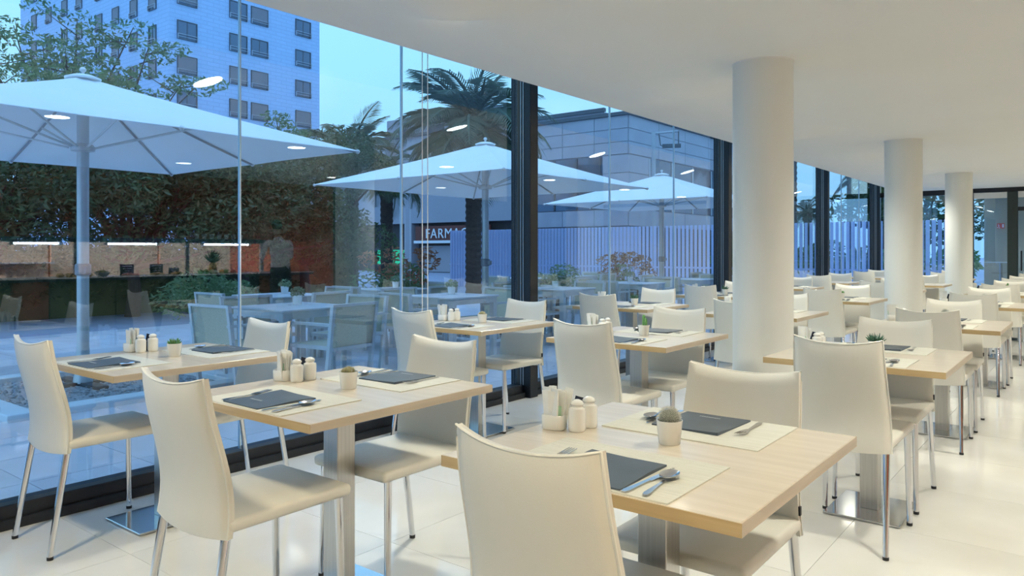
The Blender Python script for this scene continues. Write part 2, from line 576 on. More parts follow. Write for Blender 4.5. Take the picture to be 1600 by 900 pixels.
# ================================================================== CHAIRS AND TABLES
def make_chair():
    c = thing('dining_chair', 'x', 'chair', group='cream leather dining chairs')
    nx, nz = 14, 14
    def P(s, t):
        hw = 0.198 - 0.022 * t
        zt = 0.862 + 0.024 * abs(s) ** 2.2
        zb = 0.405 + 0.012 * s * s
        z = zb + t * (zt - zb)
        y = -0.232 + 0.030 * math.sin(min(1, t * 1.25) * PI) * (1 - t) - 0.062 * t ** 1.25 + 0.022 * (s * s - 0.35)
        return Vector((s * hw, y, z))
    m = MB()
    th = 0.017
    def off(i):
        return th * (0.62 if i else 1.0)
    grid = {}
    for side in (0, 1):
        for i in range(nz + 1):
            for j in range(nx + 1):
                s, t = -1 + 2 * j / nx, i / nz
                edge = (i in (0, nz)) or (j in (0, nx))
                p = P(s, t)
                d = th * (0.55 if edge else 1.0)
                grid[side, i, j] = len(m.v)
                m.v.append((p.x, p.y + (d if side else -d), p.z))
    for i in range(nz):
        for j in range(nx):
            m.f.append((grid[0, i, j], grid[0, i, j + 1], grid[0, i + 1, j + 1], grid[0, i + 1, j]))
            m.f.append((grid[1, i, j], grid[1, i + 1, j], grid[1, i + 1, j + 1], grid[1, i, j + 1]))
    for i in range(nz):
        m.f.append((grid[0, i, 0], grid[0, i + 1, 0], grid[1, i + 1, 0], grid[1, i, 0]))
        m.f.append((grid[0, i, nx], grid[1, i, nx], grid[1, i + 1, nx], grid[0, i + 1, nx]))
    for j in range(nx):
        m.f.append((grid[0, 0, j], grid[1, 0, j], grid[1, 0, j + 1], grid[0, 0, j + 1]))
        m.f.append((grid[0, nz, j], grid[0, nz, j + 1], grid[1, nz, j + 1], grid[1, nz, j]))
    m.mi = [0] * len(m.f)
    b = m.build('backrest', 'leather', c, smooth=70)
    pts = [P(-1, i / nz) for i in range(nz + 1)] + [P(-1 + 2 * j / nx, 1) for j in range(1, nx)] + [P(1, 1 - i / nz) for i in range(nz + 1)]
    pts = [Vector((p.x, p.y - 0.008, p.z)) for p in pts]
    MB().tube(pts, 0.0038, 6).build('piping', 'piping', b, smooth=60)
    st = MB().box(-0.200, 0.200, -0.222, 0.235, 0.430, 0.470).build('seat', 'leather', c, smooth=50, bevel=(0.016, 4))
    MB().tube([(-0.183, -0.19, 0.432), (0.183, -0.19, 0.432), (0.183, 0.21, 0.432), (-0.183, 0.21, 0.432), (-0.183, -0.19, 0.432)], 0.0035, 6).build('seam', 'piping', st)
    for sx in (-1, 1):
        a = MB().tube([(sx * 0.174, -0.212, 0.44), (sx * 0.186, -0.282, 0.012)], [0.0150, 0.0115], 12).build('leg', 'chrome', c, smooth=60)
        MB().cyl((sx * 0.186, -0.282, 0.0), (sx * 0.186, -0.282, 0.013), 0.0125, n=12).build('foot_cap', 'rubber', a)
        a = MB().tube([(sx * 0.176, 0.195, 0.43), (sx * 0.184, 0.205, 0.012)], [0.0145, 0.0115], 12).build('leg', 'chrome', c, smooth=60)
        MB().cyl((sx * 0.184, 0.205, 0.0), (sx * 0.184, 0.205, 0.013), 0.0125, n=12).build('foot_cap', 'rubber', a)
    p = P(-1, 0.16)
    MB().box(p.x - 0.006, p.x + 0.002, p.y - 0.006, p.y + 0.006, p.z - 0.013, p.z + 0.013).build('brand_tag', 'rubber', c)
    return c

TA, TB = 0.755, 0.825      # table size across (X) and along (Y)
def make_table():
    t = thing('dining_table', 'x', 'table', group='pale oak dining tables')
    tp = MB().box(-TA / 2 + 0.002, TA / 2 - 0.002, -TB / 2 + 0.002, TB / 2 - 0.002, 0.7225, 0.75).build('tabletop', 'oak', t, bevel=(0.0015, 1))
    for s in (-1, 1):
        MB().box(-TA / 2, TA / 2, s * (TB / 2 - 0.001) - 0.001, s * (TB / 2 - 0.001) + 0.001, 0.7225, 0.7492).build('edge_band', 'oak_edge', tp)
        MB().box(s * (TA / 2 - 0.001) - 0.001, s * (TA / 2 - 0.001) + 0.001, -TB / 2 + 0.002, TB / 2 - 0.002, 0.7225, 0.7492).build('edge_band', 'oak_edge_y', tp)
    MB().box(-0.04, 0.04, -0.04, 0.04, 0.011, 0.716).build('pedestal', 'steel', t, bevel=(0.003, 2))
    MB().box(-0.165, 0.165, -0.205, 0.205, 0.002, 0.012).build('base_plate', 'plate', t, bevel=(0.002, 1))
    MB().box(-0.155, 0.155, -0.195, 0.195, 0.0, 0.003).build('base_pad', 'rubber', t)
    MB().box(-0.16, 0.16, -0.16, 0.16, 0.7145, 0.7225).build('mounting_plate', 'steel', t)
    return t

# -------- table setting prototypes (local origin on the table surface)
def make_placemat():
    o = MB().box(-0.225, 0.225, -0.158, 0.158, 0.0, 0.003).build('placemat', 'mat')
    return tag(o, 'x', 'placemat', 'woven placemats')

def make_menu():
    t = thing('menu_card', 'x', 'menu', group='slate-grey menu cards')
    m = MB()
    n = 12
    top, bot = [], []
    for j in range(n + 1):
        y = -0.11 + 0.22 * j / n
        for i in range(7):
            x = -0.10 + 0.20 * i / 6
            z = 0.0012 + 0.0055 * (0.5 + 0.5 * math.sin(y * 26 + x * 9)) * (0.35 + 0.65 * j / n) * (0.4 + 0.6 * abs(x) / 0.1)
            top.append((x, y, z + 0.0018))
            bot.append((x, y, 0.0))
    fs = []
    for j in range(n):
        for i in range(6):
            a = j * 7 + i
            fs.append((a, a + 1, a + 8, a + 7))
            fs.append((91 + a, 91 + a + 7, 91 + a + 8, 91 + a + 1))
    for j in range(n):
        a, b = j * 7, j * 7 + 6
        fs.append((a, a + 7, 91 + a + 7, 91 + a))
        fs.append((b, 91 + b, 91 + b + 7, b + 7))
    for i in range(6):
        a, b = i, n * 7 + i
        fs.append((a, 91 + a, 91 + a + 1, a + 1))
        fs.append((b, b + 1, 91 + b + 1, 91 + b))
    m.add(top + bot, fs)
    m.build('folded_sheet', 'slate', t, smooth=60)
    # small line of pale lettering strokes across the lower part, too small to read
    pm = MB()
    x = -0.034
    rnd = random.Random(3)
    while x < 0.03:
        w = rnd.choice((0.0035, 0.005, 0.0045))
        pm.box(x, x + w, -0.052, -0.0505, 0.0092, 0.0095)
        pm.box(x, x + 0.0012, -0.052, -0.045, 0.0092, 0.0095)
        pm.box(x, x + w, -0.0465, -0.045, 0.0092, 0.0095)
        x += w + 0.0022
    pm.build('small_print', 'print', t)
    return t

def spoon_outline(rl, rw, n=12):
    return [(rw * math.sin(2 * PI * k / n), rl * math.cos(2 * PI * k / n)) for k in range(n)]
def handle(m, y0, y1, w0, w1, z0=0.001):
    n = 8
    pl, pr = [], []
    for k in range(n + 1):
        t = k / n
        y = y0 + (y1 - y0) * t
        w = w0 + (w1 - w0) * t ** 1.6
        if k == n:
            w *= 0.55
        pr.append((w, y))
        pl.append((-w, y))
    m.prism(pr + pl[::-1] if y1 > y0 else pl + pr[::-1], z0, z0 + 0.0028)
def make_fork():
    m = MB()
    handle(m, 0.0, -0.11, 0.0028, 0.0085)
    m.prism([(-0.003, 0.0), (0.003, 0.0), (0.0115, 0.022), (0.012, 0.034), (-0.012, 0.034), (-0.0115, 0.022)], 0.003, 0.0055)
    for k in range(4):
        x = -0.0105 + 0.007 * k
        m.add([(x - 0.0016, 0.033, 0.003), (x + 0.0016, 0.033, 0.003), (x + 0.0009, 0.078, 0.0075), (x - 0.0009, 0.078, 0.0075),
               (x - 0.0016, 0.033, 0.0055), (x + 0.0016, 0.033, 0.0055), (x + 0.0009, 0.078, 0.0092), (x - 0.0009, 0.078, 0.0092)],
              [(0, 3, 2, 1), (4, 5, 6, 7), (0, 1, 5, 4), (1, 2, 6, 5), (2, 3, 7, 6), (3, 0, 4, 7)])
    o = m.build('fork', 'cutlery', smooth=40)
    return tag(o, 'x', 'fork', 'dinner forks')
def make_knife():
    m = MB()
    handle(m, 0.0, -0.10, 0.0045, 0.0085, 0.001)
    m.prism([(-0.006, 0.0), (0.007, 0.0), (0.0085, 0.06), (0.006, 0.105), (-0.002, 0.118), (-0.006, 0.112)], 0.0015, 0.003)
    o = m.build('knife', 'cutlery', smooth=40)
    return tag(o, 'x', 'knife', 'dinner knives')
def make_spoon():
    m = MB()
    handle(m, 0.0, -0.11, 0.0028, 0.008, 0.002)
    nu, nv = 16, 5
    vs, fs = [], []
    for layer, dz in ((0, 0.0), (1, 0.0018)):
        for i in range(nv + 1):
            r = i / nv
            for k in range(nu):
                a = 2 * PI * k / nu
                z = 0.0022 + 0.008 * r ** 2 + dz
                vs.append((0.0205 * max(r, 0.02) * math.sin(a), 0.031 + 0.034 * max(r, 0.02) * math.cos(a), z))
    N = (nv + 1) * nu
    for i in range(nv):
        for k in range(nu):
            a, b, c, d = i * nu + k, i * nu + (k + 1) % nu, (i + 1) * nu + (k + 1) % nu, (i + 1) * nu + k
            fs.append((a + N, d + N, c + N, b + N))
            fs.append((a, b, c, d))
    for k in range(nu):
        a, b = nv * nu + k, nv * nu + (k + 1) % nu
        fs.append((a, b, b + N, a + N))
    m.add(vs, fs)
    o = m.build('spoon', 'cutlery', smooth=50)
    return tag(o, 'x', 'spoon', 'dinner spoons')

def make_holder():
    m = MB()
    n = 32
    def ring(rx, ry, z):
        out = []
        for k in range(n):
            a = 2 * PI * k / n
            ca, sa = math.cos(a), math.sin(a)
            q = (abs(ca) ** 4 + abs(sa) ** 4) ** -0.25
            out.append((rx * q * ca, ry * q * sa, z))
        return out
    prof = [ring(0.030, 0.022, 0.0), ring(0.033, 0.025, 0.003), ring(0.034, 0.026, 0.040), ring(0.0325, 0.0245, 0.042), ring(0.030, 0.022, 0.040), ring(0.029, 0.021, 0.006)]
    vs = [p for r in prof for p in r]
    fs = [(i * n + k, i * n + (k + 1) % n, (i + 1) * n + (k + 1) % n, (i + 1) * n + k) for i in range(5) for k in range(n)]
    fs += [tuple(range(n))[::-1], tuple(range(5 * n, 6 * n))]
    m.add(vs, fs)
    o = m.build('sachet_holder', 'china', smooth=50)
    return tag(o, 'x', 'sachet holder', 'white ceramic sachet holders')
def make_shaker(holes):
    t = thing('salt_shaker' if holes == 1 else 'pepper_shaker', 'x', 'shaker', group='white china shakers')
    n = 28
    m = MB()
    prof = [(0.021, 0.0), (0.0238, 0.003), (0.0245, 0.012), (0.0245, 0.057), (0.0225, 0.064), (0.016, 0.067), (0.0155, 0.071)]
    m.lathe(prof, n=n)
    m.build('body', 'china', t, smooth=45)
    MB().lathe([(0.0155, 0.0712), (0.0185, 0.073), (0.0185, 0.078), (0.014, 0.084), (0.006, 0.0875), (0.001, 0.088)], n=n).build('cap', 'china', t, smooth=60)
    return t
def sachet_mesh(mat, h, w):
    m = MB()
    vs = []
    n = 6
    for k in range(n + 1):
        z = h * k / n
        b = 0.0016 * math.sin(PI * k / n) + 0.0006
        y0 = 0.004 * math.sin(2.2 * k / n)
        vs += [(-w / 2, y0 - b, z), (w / 2, y0 - b, z), (w / 2, y0 + b, z), (-w / 2, y0 + b, z)]
    fs = []
    for k in range(n):
        a = k * 4
        for i in range(4):
            fs.append((a + i, a + (i + 1) % 4, a + 4 + (i + 1) % 4, a + 4 + i))
    fs += [(3, 2, 1, 0), (n * 4, n * 4 + 1, n * 4 + 2, n * 4 + 3)]
    m.add(vs, fs)
    return m.mesh('sachet', mat, smooth=40)

POT = None
def make_pot_mesh():
    return MB().lathe([(0.0255, 0.0), (0.0275, 0.002), (0.0335, 0.058), (0.0340, 0.062), (0.0315, 0.062), (0.0295, 0.053), (0.02, 0.051)], n=32).mesh('pot', 'china', smooth=45)
def spines(m, c, r, n, ln, rnd, zmin=-0.2):
    for k in range(n):
        z = zmin + (1 - zmin) * (k + 0.5) / n
        a = k * 2.39996
        q = math.sqrt(max(0, 1 - z * z))
        d = Vector((q * math.cos(a), q * math.sin(a), z))
        d2 = (d + Vector((rnd.uniform(-.5, .5), rnd.uniform(-.5, .5), rnd.uniform(-.3, .5)))).normalized()
        p = Vector(c) + d * r * 0.97
        e = p + d2 * ln
        x = d2.orthogonal().normalized() * 0.0006
        y = d2.cross(x).normalized() * 0.0006
        m.add([p + x, p - x * 0.5 + y, p - x * 0.5 - y, e], [(0, 1, 3), (1, 2, 3), (2, 0, 3)])
def make_cactus(kind):
    rnd = random.Random(kind)
    t = thing('potted_cactus', 'x', 'plant', group='small potted cacti')
    link('pot', POT, t)
    MB().lathe([(0.0295, 0.050), (0.0295, 0.054)], n=20).build('soil', 'soil', t)
    m, sp = MB(), MB()
    if kind == 0:      # fuzzy grey ball
        m.ell((0, 0, 0.075), (0.026, 0.026, 0.022), 18, 10)
        spines(sp, (0, 0, 0.075), 0.0255, 420, 0.009, rnd)
        mat = 'cactus_grey'
    elif kind == 1:    # small column
        for a, b in (((0, 0), 0.072), ((0.012, 0.006), 0.052), ((-0.009, 0.01), 0.04)):
            n = 10
            prof = [(0.0085, 0.055), (0.0095, 0.07), (0.0095, 0.055 + b - 0.006), (0.006, 0.055 + b), (0.001, 0.055 + b + 0.003)]
            m.lathe(prof, (a[0], a[1], 0), n=10)
            for k in range(40):
                z = 0.062 + (b - 0.01) * k / 40
                an = k * 2.4
                p = Vector((a[0] + 0.0095 * math.cos(an), a[1] + 0.0095 * math.sin(an), z))
                d = Vector((math.cos(an), math.sin(an), 0.3)) * 0.005
                s = Vector((0, 0, 0.0006))
                sp.add([p - s, p + s, p + Vector((-math.sin(an), math.cos(an), 0)) * 0.0006, p + d], [(0, 1, 3), (1, 2, 3), (2, 0, 3)])
        mat = 'cactus_green'
    elif kind == 2:    # cluster of small olive balls
        for k in range(9):
            a = k * 2.4
            r = 0.006 * math.sqrt(k)
            m.ell((r * math.cos(a), r * math.sin(a), 0.068 + 0.008 * (1 - k / 9)), (0.010, 0.010, 0.012), 10, 7)
            spines(sp, (r * math.cos(a), r * math.sin(a), 0.068 + 0.008 * (1 - k / 9)), 0.0105, 60, 0.005, rnd, 0)
        mat = 'cactus_olive'
    else:              # spiky rosette of pointed leaves
        for k in range(22):
            a = k * 2.39996
            el = 0.35 + 1.0 * (k / 22)
            ln = 0.045 if kind == 3 else 0.03
            d = Vector((math.cos(a) * math.cos(el), math.sin(a) * math.cos(el), math.sin(el)))
            p0 = Vector((0.008 * math.cos(a), 0.008 * math.sin(a), 0.06))
            m.tube([p0, p0 + d * ln * 0.5, p0 + d * ln + Vector((0, 0, 0.006))], [0.0045, 0.005, 0.0006], 6)
        spines(sp, (0, 0, 0.066), 0.02, 60, 0.006, rnd, 0)
        mat = 'succulent' if kind == 3 else 'cactus_green'
    m.v = [(x, y, z - 0.008) for x, y, z in m.v]
    sp.v = [(x, y, z - 0.008) for x, y, z in sp.v]
    m.build('plant', mat, t, smooth=60)
    o = sp.build('spines', 'spine', t)
    o['kind'] = 'stuff'
    return t

chair0 = make_chair()
table0 = make_table()
mat0 = make_placemat()
menu0 = make_menu()
fork0, knife0, spoon0 = make_fork(), make_knife(), make_spoon()
holder0 = make_holder()
salt0, pepper0 = make_shaker(1), make_shaker(3)
POT = make_pot_mesh()
cactus0 = {k: make_cactus(k) for k in range(5)}
PROTOS = [chair0, table0, mat0, menu0, fork0, knife0, spoon0, holder0, salt0, pepper0] + list(cactus0.values())
sach_me = [sachet_mesh('paper', 0.110, 0.027), sachet_mesh('paper', 0.102, 0.030), sachet_mesh('paper_green', 0.062, 0.020)]
pouch_me = sachet_mesh('pouch', 0.085, 0.034)

ROWN = ['window row', 'middle row', 'right-hand row']
POSN = {}
TBL = {}
for j, vx in enumerate((-3.40, -2.14, -0.87)):
    for i, uy in enumerate((1.757, 3.95, 6.13, 8.25, 10.48, 12.62, 15.35)):
        TBL[i, j] = (uy, vx)
TBL[0, 0] = (1.79, -3.47)
TBL[0, 1] = (1.757, -2.168)
TBL[0, 2] = (1.757, -0.895)
TBL[1, 0] = (3.955, -3.395)
TBL[1, 2] = (3.935, -0.876)
TBL[2, 1] = (6.07, -2.14)
TBL[2, 2] = (5.95, -0.865)
CH_OFF = {(0, 0, 0): (0.07, -0.06), (0, 2, 0): (0.035, 0.008), (0, 2, 1): (0.0, 0.006)}
KINDS = {(0, 0): 4, (0, 1): 2, (0, 2): 0, (1, 0): 2, (1, 1): 1, (1, 2): 3, (2, 0): 3, (2, 1): 3, (2, 2): 0}
CNAME = {0: 'round fuzzy grey cactus', 1: 'upright green column cactus', 2: 'clump of tiny olive cacti', 3: 'dark spiky succulent', 4: 'green spiky succulent'}
rnd = random.Random(11)
for (i, j), (uy, vx) in TBL.items():
    tn = '%s %s table' % (ORD[i], ROWN[j])
    copy_tree(table0, (vx, uy, 0), 0, 'pale oak dining table on steel pedestal, %s from the camera in the %s' % (ORD[i], ROWN[j]))
    for side, dy, rz in ((0, -0.335, 0.0), (1, 0.275, PI)):
        ox, oy = CH_OFF.get((i, j, side), (0, 0))[::-1]
        ox += rnd.uniform(-0.008, 0.008)
        oy += rnd.uniform(-0.015, 0.015) if i else 0
        copy_tree(chair0, (vx + ox, uy + dy + oy, 0), rz + rnd.uniform(-0.03, 0.03) * (1 if i else 0.3), 'cream leather dining chair on the %s side of the %s' % ('near' if side == 0 else 'far', tn))
        sg = 1 if side == 0 else -1
        sn = 'near' if side == 0 else 'far'
        ty = uy - sg * 0.247
        if i > 4:
            continue
        copy_tree(mat0, (vx, ty, 0.7501), rz, 'cream woven placemat on the %s side of the %s' % (sn, tn))
        z = 0.7532
        copy_tree(menu0, (vx + sg * rnd.uniform(-0.01, 0.01), uy - sg * 0.285, z), rz + rnd.uniform(-0.04, 0.04), 'slate-grey folded menu card on the %s side of the %s' % (sn, tn))
        if i > 3:
            continue
        copy_tree(knife0, (vx + sg * 0.128, uy - sg * 0.30, z), rz - 0.05, 'steel knife by the menu, %s side of the %s' % (sn, tn))
        copy_tree(spoon0, (vx + sg * 0.158, uy - sg * 0.285, z), rz + 0.10, 'steel spoon by the menu, %s side of the %s' % (sn, tn))
        copy_tree(fork0, (vx - sg * 0.130, uy - sg * 0.275, z), rz + 0.04, 'steel fork by the menu, %s side of the %s' % (sn, tn))
    if i > 4:
        continue
    h = 0.7501
    hx, hy = vx - 0.313, uy - 0.020
    copy_tree(holder0, (hx, hy, h), 0.25, 'white ceramic sachet holder on the %s' % tn)
    copy_tree(salt0, (vx - 0.249, uy - 0.002, h), 0, 'front white china shaker on the %s' % tn)
    copy_tree(pepper0, (vx - 0.248, uy + 0.058, h), 0, 'rear white china shaker on the %s' % tn)
    copy_tree(cactus0[KINDS.get((i, j), (i + j) % 5)], (vx + 0.015, uy + 0.03, h), rnd.uniform(0, 6), '%s in a white pot on the %s' % (CNAME[KINDS.get((i, j), (i + j) % 5)], tn))
    ns = 14 if i < 2 else (9 if i < 3 else 5)
    for k in range(ns):
        o = link('sugar_sachet', sach_me[2 if k in (2, 6) else k % 2], None)
        qx, qy = rnd.uniform(-0.017, 0.017), -0.016 + 0.032 * k / (ns - 1)
        o.location = (hx + qx, hy + qy, h + 0.0065)
        o.rotation_euler = (rnd.uniform(-0.10, 0.10) - 4 * (qy), 6.0 * qx + rnd.uniform(-0.06, 0.06), rnd.uniform(-0.35, 0.35))
        tag(o, 'paper sugar sachet standing in the sachet holder on the %s' % tn, 'sachet', 'sachets in the holder on the %s' % tn)
    o = link('foil_pouch', pouch_me, None, (vx - 0.292, uy + 0.048, h))
    o.rotation_euler = (0.1, 0.25, 0.6)
    tag(o, 'dark navy foil pouch standing by the shakers on the %s' % tn, 'sachet', 'dark foil pouches')
def remove_tree(o):
    for ch in list(o.children):
        remove_tree(ch)
    bpy.data.objects.remove(o, do_unlink=True)
for o in PROTOS:
    remove_tree(o)
# ================================================================== OUTSIDE
M['paver'] = pmat('terrace_stone', (0.56, 0.53, 0.56), 0.30, col2=(0.68, 0.65, 0.68), scale=3, rand=0.06, detail=6)
M['ground'] = pmat('street_paving', (0.30, 0.32, 0.40), 0.8, var=0.1, scale=2)
M['gravel'] = pmat('grey_gravel', (0.20, 0.20, 0.21), 0.95, col2=(0.48, 0.48, 0.50), scale=45, bump=0.9, bscale=60)
M['kerb'] = pmat('white_kerb_stone', (0.72, 0.74, 0.76), 0.6, var=0.05, scale=6)
M['canvas'] = pmat('white_parasol_canvas', (0.88, 0.89, 0.90), 0.8, var=0.02, scale=3, transl=0.22)
M['pole'] = pmat('satin_aluminium', (0.62, 0.63, 0.64), 0.4, metal=0.6, var=0.05, scale=12)
M['rib'] = pmat('grey_parasol_rib', (0.30, 0.31, 0.34), 0.45, metal=0.5, var=0.05, scale=12)
M['alufurn'] = pmat('terrace_aluminium', (0.62, 0.63, 0.64), 0.4, metal=0.5, var=0.06, scale=10)
M['mesh_fabric'] = pmat('olive_mesh_fabric', (0.52, 0.50, 0.38), 0.8, var=0.1, scale=90)
M['tabletop_out'] = pmat('terrace_table_top', (0.60, 0.60, 0.62), 0.35, var=0.06, scale=4)
M['leaf_dark'] = pmat('dark_evergreen_leaf', (0.025, 0.055, 0.020), 0.6, col2=(0.06, 0.11, 0.035), scale=1.5, transl=0.2)
M['leaf_mid'] = pmat('mid_green_leaf', (0.08, 0.16, 0.06), 0.6, col2=(0.17, 0.28, 0.11), scale=1.5, transl=0.25)
M['leaf_blue'] = pmat('grey_green_leaf', (0.18, 0.27, 0.14), 0.6, col2=(0.30, 0.38, 0.20), scale=2.5, transl=0.25)
M['leaf_red'] = pmat('russet_leaf', (0.34, 0.11, 0.07), 0.6, col2=(0.50, 0.24, 0.12), scale=3, transl=0.25)
M['bark'] = pmat('dark_bark', (0.05, 0.035, 0.028), 0.9, var=0.3, scale=8, bump=0.6, stretch=(3, 3, 0.6))
M['palm_trunk'] = pmat('palm_trunk_bark', (0.035, 0.026, 0.024), 0.9, var=0.35, scale=10, bump=0.8, stretch=(1, 1, 3))
M['palm_leaf'] = pmat('palm_frond_green', (0.05, 0.09, 0.06), 0.5, col2=(0.09, 0.14, 0.09), scale=2, transl=0.15)
M['terracotta'] = pmat('brown_planter', (0.16, 0.08, 0.05), 0.8, var=0.15, scale=8)
M['slat'] = pmat('dusk_blue_fence_slat', (0.46, 0.52, 0.76), 0.5, var=0.03, scale=4)  # white slats coloured blue to carry the dusk light
M['stone'] = None

def cladding_mat(name, c1, c2, joint, bw, bh, rough=0.75, axis_y=False):
    m, nt, out = new_mat(name)
    L = nt.links.new
    b = nt.nodes.new('ShaderNodeBsdfPrincipled')
    b.inputs['Roughness'].default_value = rough
    geo = nt.nodes.new('ShaderNodeNewGeometry')
    sp = nt.nodes.new('ShaderNodeSeparateXYZ')
    ad = nt.nodes.new('ShaderNodeMath')
    ad.operation = 'ADD'
    cb = nt.nodes.new('ShaderNodeCombineXYZ')
    L(geo.outputs['Position'], sp.inputs[0])
    L(sp.outputs['X'], ad.inputs[0])
    L(sp.outputs['Y'], ad.inputs[1])
    L(ad.outputs[0], cb.inputs['X'])
    L(sp.outputs['Z'], cb.inputs['Y'])
    br = nt.nodes.new('ShaderNodeTexBrick')
    br.inputs['Color1'].default_value = (*c1, 1)
    br.inputs['Color2'].default_value = (*c2, 1)
    br.inputs['Mortar'].default_value = (*joint, 1)
    br.inputs['Scale'].default_value = 1.0
    br.inputs['Brick Width'].default_value = bw
    br.inputs['Row Height'].default_value = bh
    br.inputs['Mortar Size'].default_value = 0.03
    br.offset = 0.5
    L(cb.outputs[0], br.inputs['Vector'])
    L(br.outputs[0], b.inputs['Base Color'])
    L(b.outputs[0], out.inputs[0])
    return m
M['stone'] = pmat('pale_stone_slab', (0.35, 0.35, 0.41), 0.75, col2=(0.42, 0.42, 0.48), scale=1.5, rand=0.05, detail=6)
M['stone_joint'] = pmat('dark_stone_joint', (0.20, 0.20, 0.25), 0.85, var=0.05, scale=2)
M['facade'] = cladding_mat('dusk_blue_tile_cladding', (0.38, 0.53, 0.76), (0.41, 0.56, 0.80), (0.31, 0.44, 0.68), 1.2, 0.36)  # near-white tiles with the blue dusk cast put into their colour
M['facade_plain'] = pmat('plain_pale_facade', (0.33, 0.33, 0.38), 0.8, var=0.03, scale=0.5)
M['win_frame'] = pmat('dark_window_frame', (0.05, 0.055, 0.07), 0.5, var=0.1, scale=3)
M['win_pane'] = pmat('dark_street_pane', (0.10, 0.14, 0.22), 0.06, var=0.1, scale=0.4, metal=0.6)
M['shutter'] = pmat('grey_roller_shutter', (0.20, 0.19, 0.22), 0.6, var=0.04, scale=3)
M['rail'] = pmat('grey_balcony_rail', (0.40, 0.42, 0.46), 0.5, var=0.04, scale=3)
M['darkwall'] = pmat('dark_shopfront', (0.03, 0.03, 0.04), 0.6, var=0.1, scale=3)
M['signred'] = pmat('dark_red_sign', (0.12, 0.020, 0.016), 0.5, var=0.08, scale=3)
M['signtext'] = pmat('white_sign_letter', (0.75, 0.76, 0.80), 0.5, var=0.02, scale=3)
M['greenglow'] = emat('green_shop_light', (0.05, 0.85, 0.40), 1.1)

# ---------------------------------------------------------------- ground
g = MB().box(-140, GX - 0.06, -40, 160, -0.30, -0.035).build('ground_street', 'ground')
tag(g, kind='structure')
tr = link('floor_terrace', None)
tag(tr, kind='structure')
pv = 0.6
BEDS = [(2.05, 4.15), (7.65, 9.75), (13.45, 15.55)]
BX0, BX1 = -8.35, -6.28
paver_me = MB().box(0.003, pv - 0.003, 0.003, pv - 0.003, -0.04, -0.012).mesh('paver', 'paver')
MB().box(-12.4, GX - 0.06, -2.0, 19.6, -0.04, -0.016).build('joint_sand', 'ground', tr)
n_p = 0
rest = MB()
for i in range(14):
    for j in range(36):
        x, y = GX - 0.07 - (i + 1) * pv, -2.0 + j * pv
        if any(BX0 < x + pv / 2 < BX1 and a < y + pv / 2 < b for a, b in BEDS):
            continue
        if i < 9 and 0 <= y < 18.5:
            link('paver', paver_me, tr, (x, y, 0))
            n_p += 1
        else:
            rest.box(x + 0.003, x + pv - 0.003, y + 0.003, y + pv - 0.003, -0.04, -0.012)
o = rest.build('distant_pavers', 'paver', tr)
o['kind'] = 'stuff'
for k, (a, b) in enumerate(BEDS):
    bd = thing('gravel_bed', 'white-kerbed square gravel bed around the %s parasol foot' % ('nearest', 'middle', 'farthest')[k], 'gravel bed', ((BX0 + BX1) / 2, (a + b) / 2, 0), group='parasol beds')
    hx, hy = (BX1 - BX0) / 2, (b - a) / 2
    gm = MB()
    gm.box(-hx + 0.2, hx - 0.2, -hy + 0.2, hy - 0.2, -0.035, 0.0)
    gm.build('gravel', 'gravel', bd)
    rg = random.Random(k)
    pb = MB()
    for q in range(500):
        px, py = rg.uniform(-hx + 0.24, hx - 0.24), rg.uniform(-hy + 0.24, hy - 0.24)
        s = rg.uniform(0.012, 0.03)
        pb.ell((px, py, s * 0.2), (s, s * rg.uniform(.6, 1), s * 0.6), 5, 3)
    pe = pb.build('pebbles', 'gravel', bd)
    pe['kind'] = 'stuff'
    for x0, x1, y0, y1 in ((-hx, hx, -hy, -hy + 0.2), (-hx, hx, hy - 0.2, hy), (-hx, -hx + 0.2, -hy + 0.2, hy - 0.2), (hx - 0.2, hx, -hy + 0.2, hy - 0.2)):
        MB().box(x0, x1, y0, y1, -0.035, 0.045).build('kerb', 'kerb', bd, bevel=(0.008, 2))

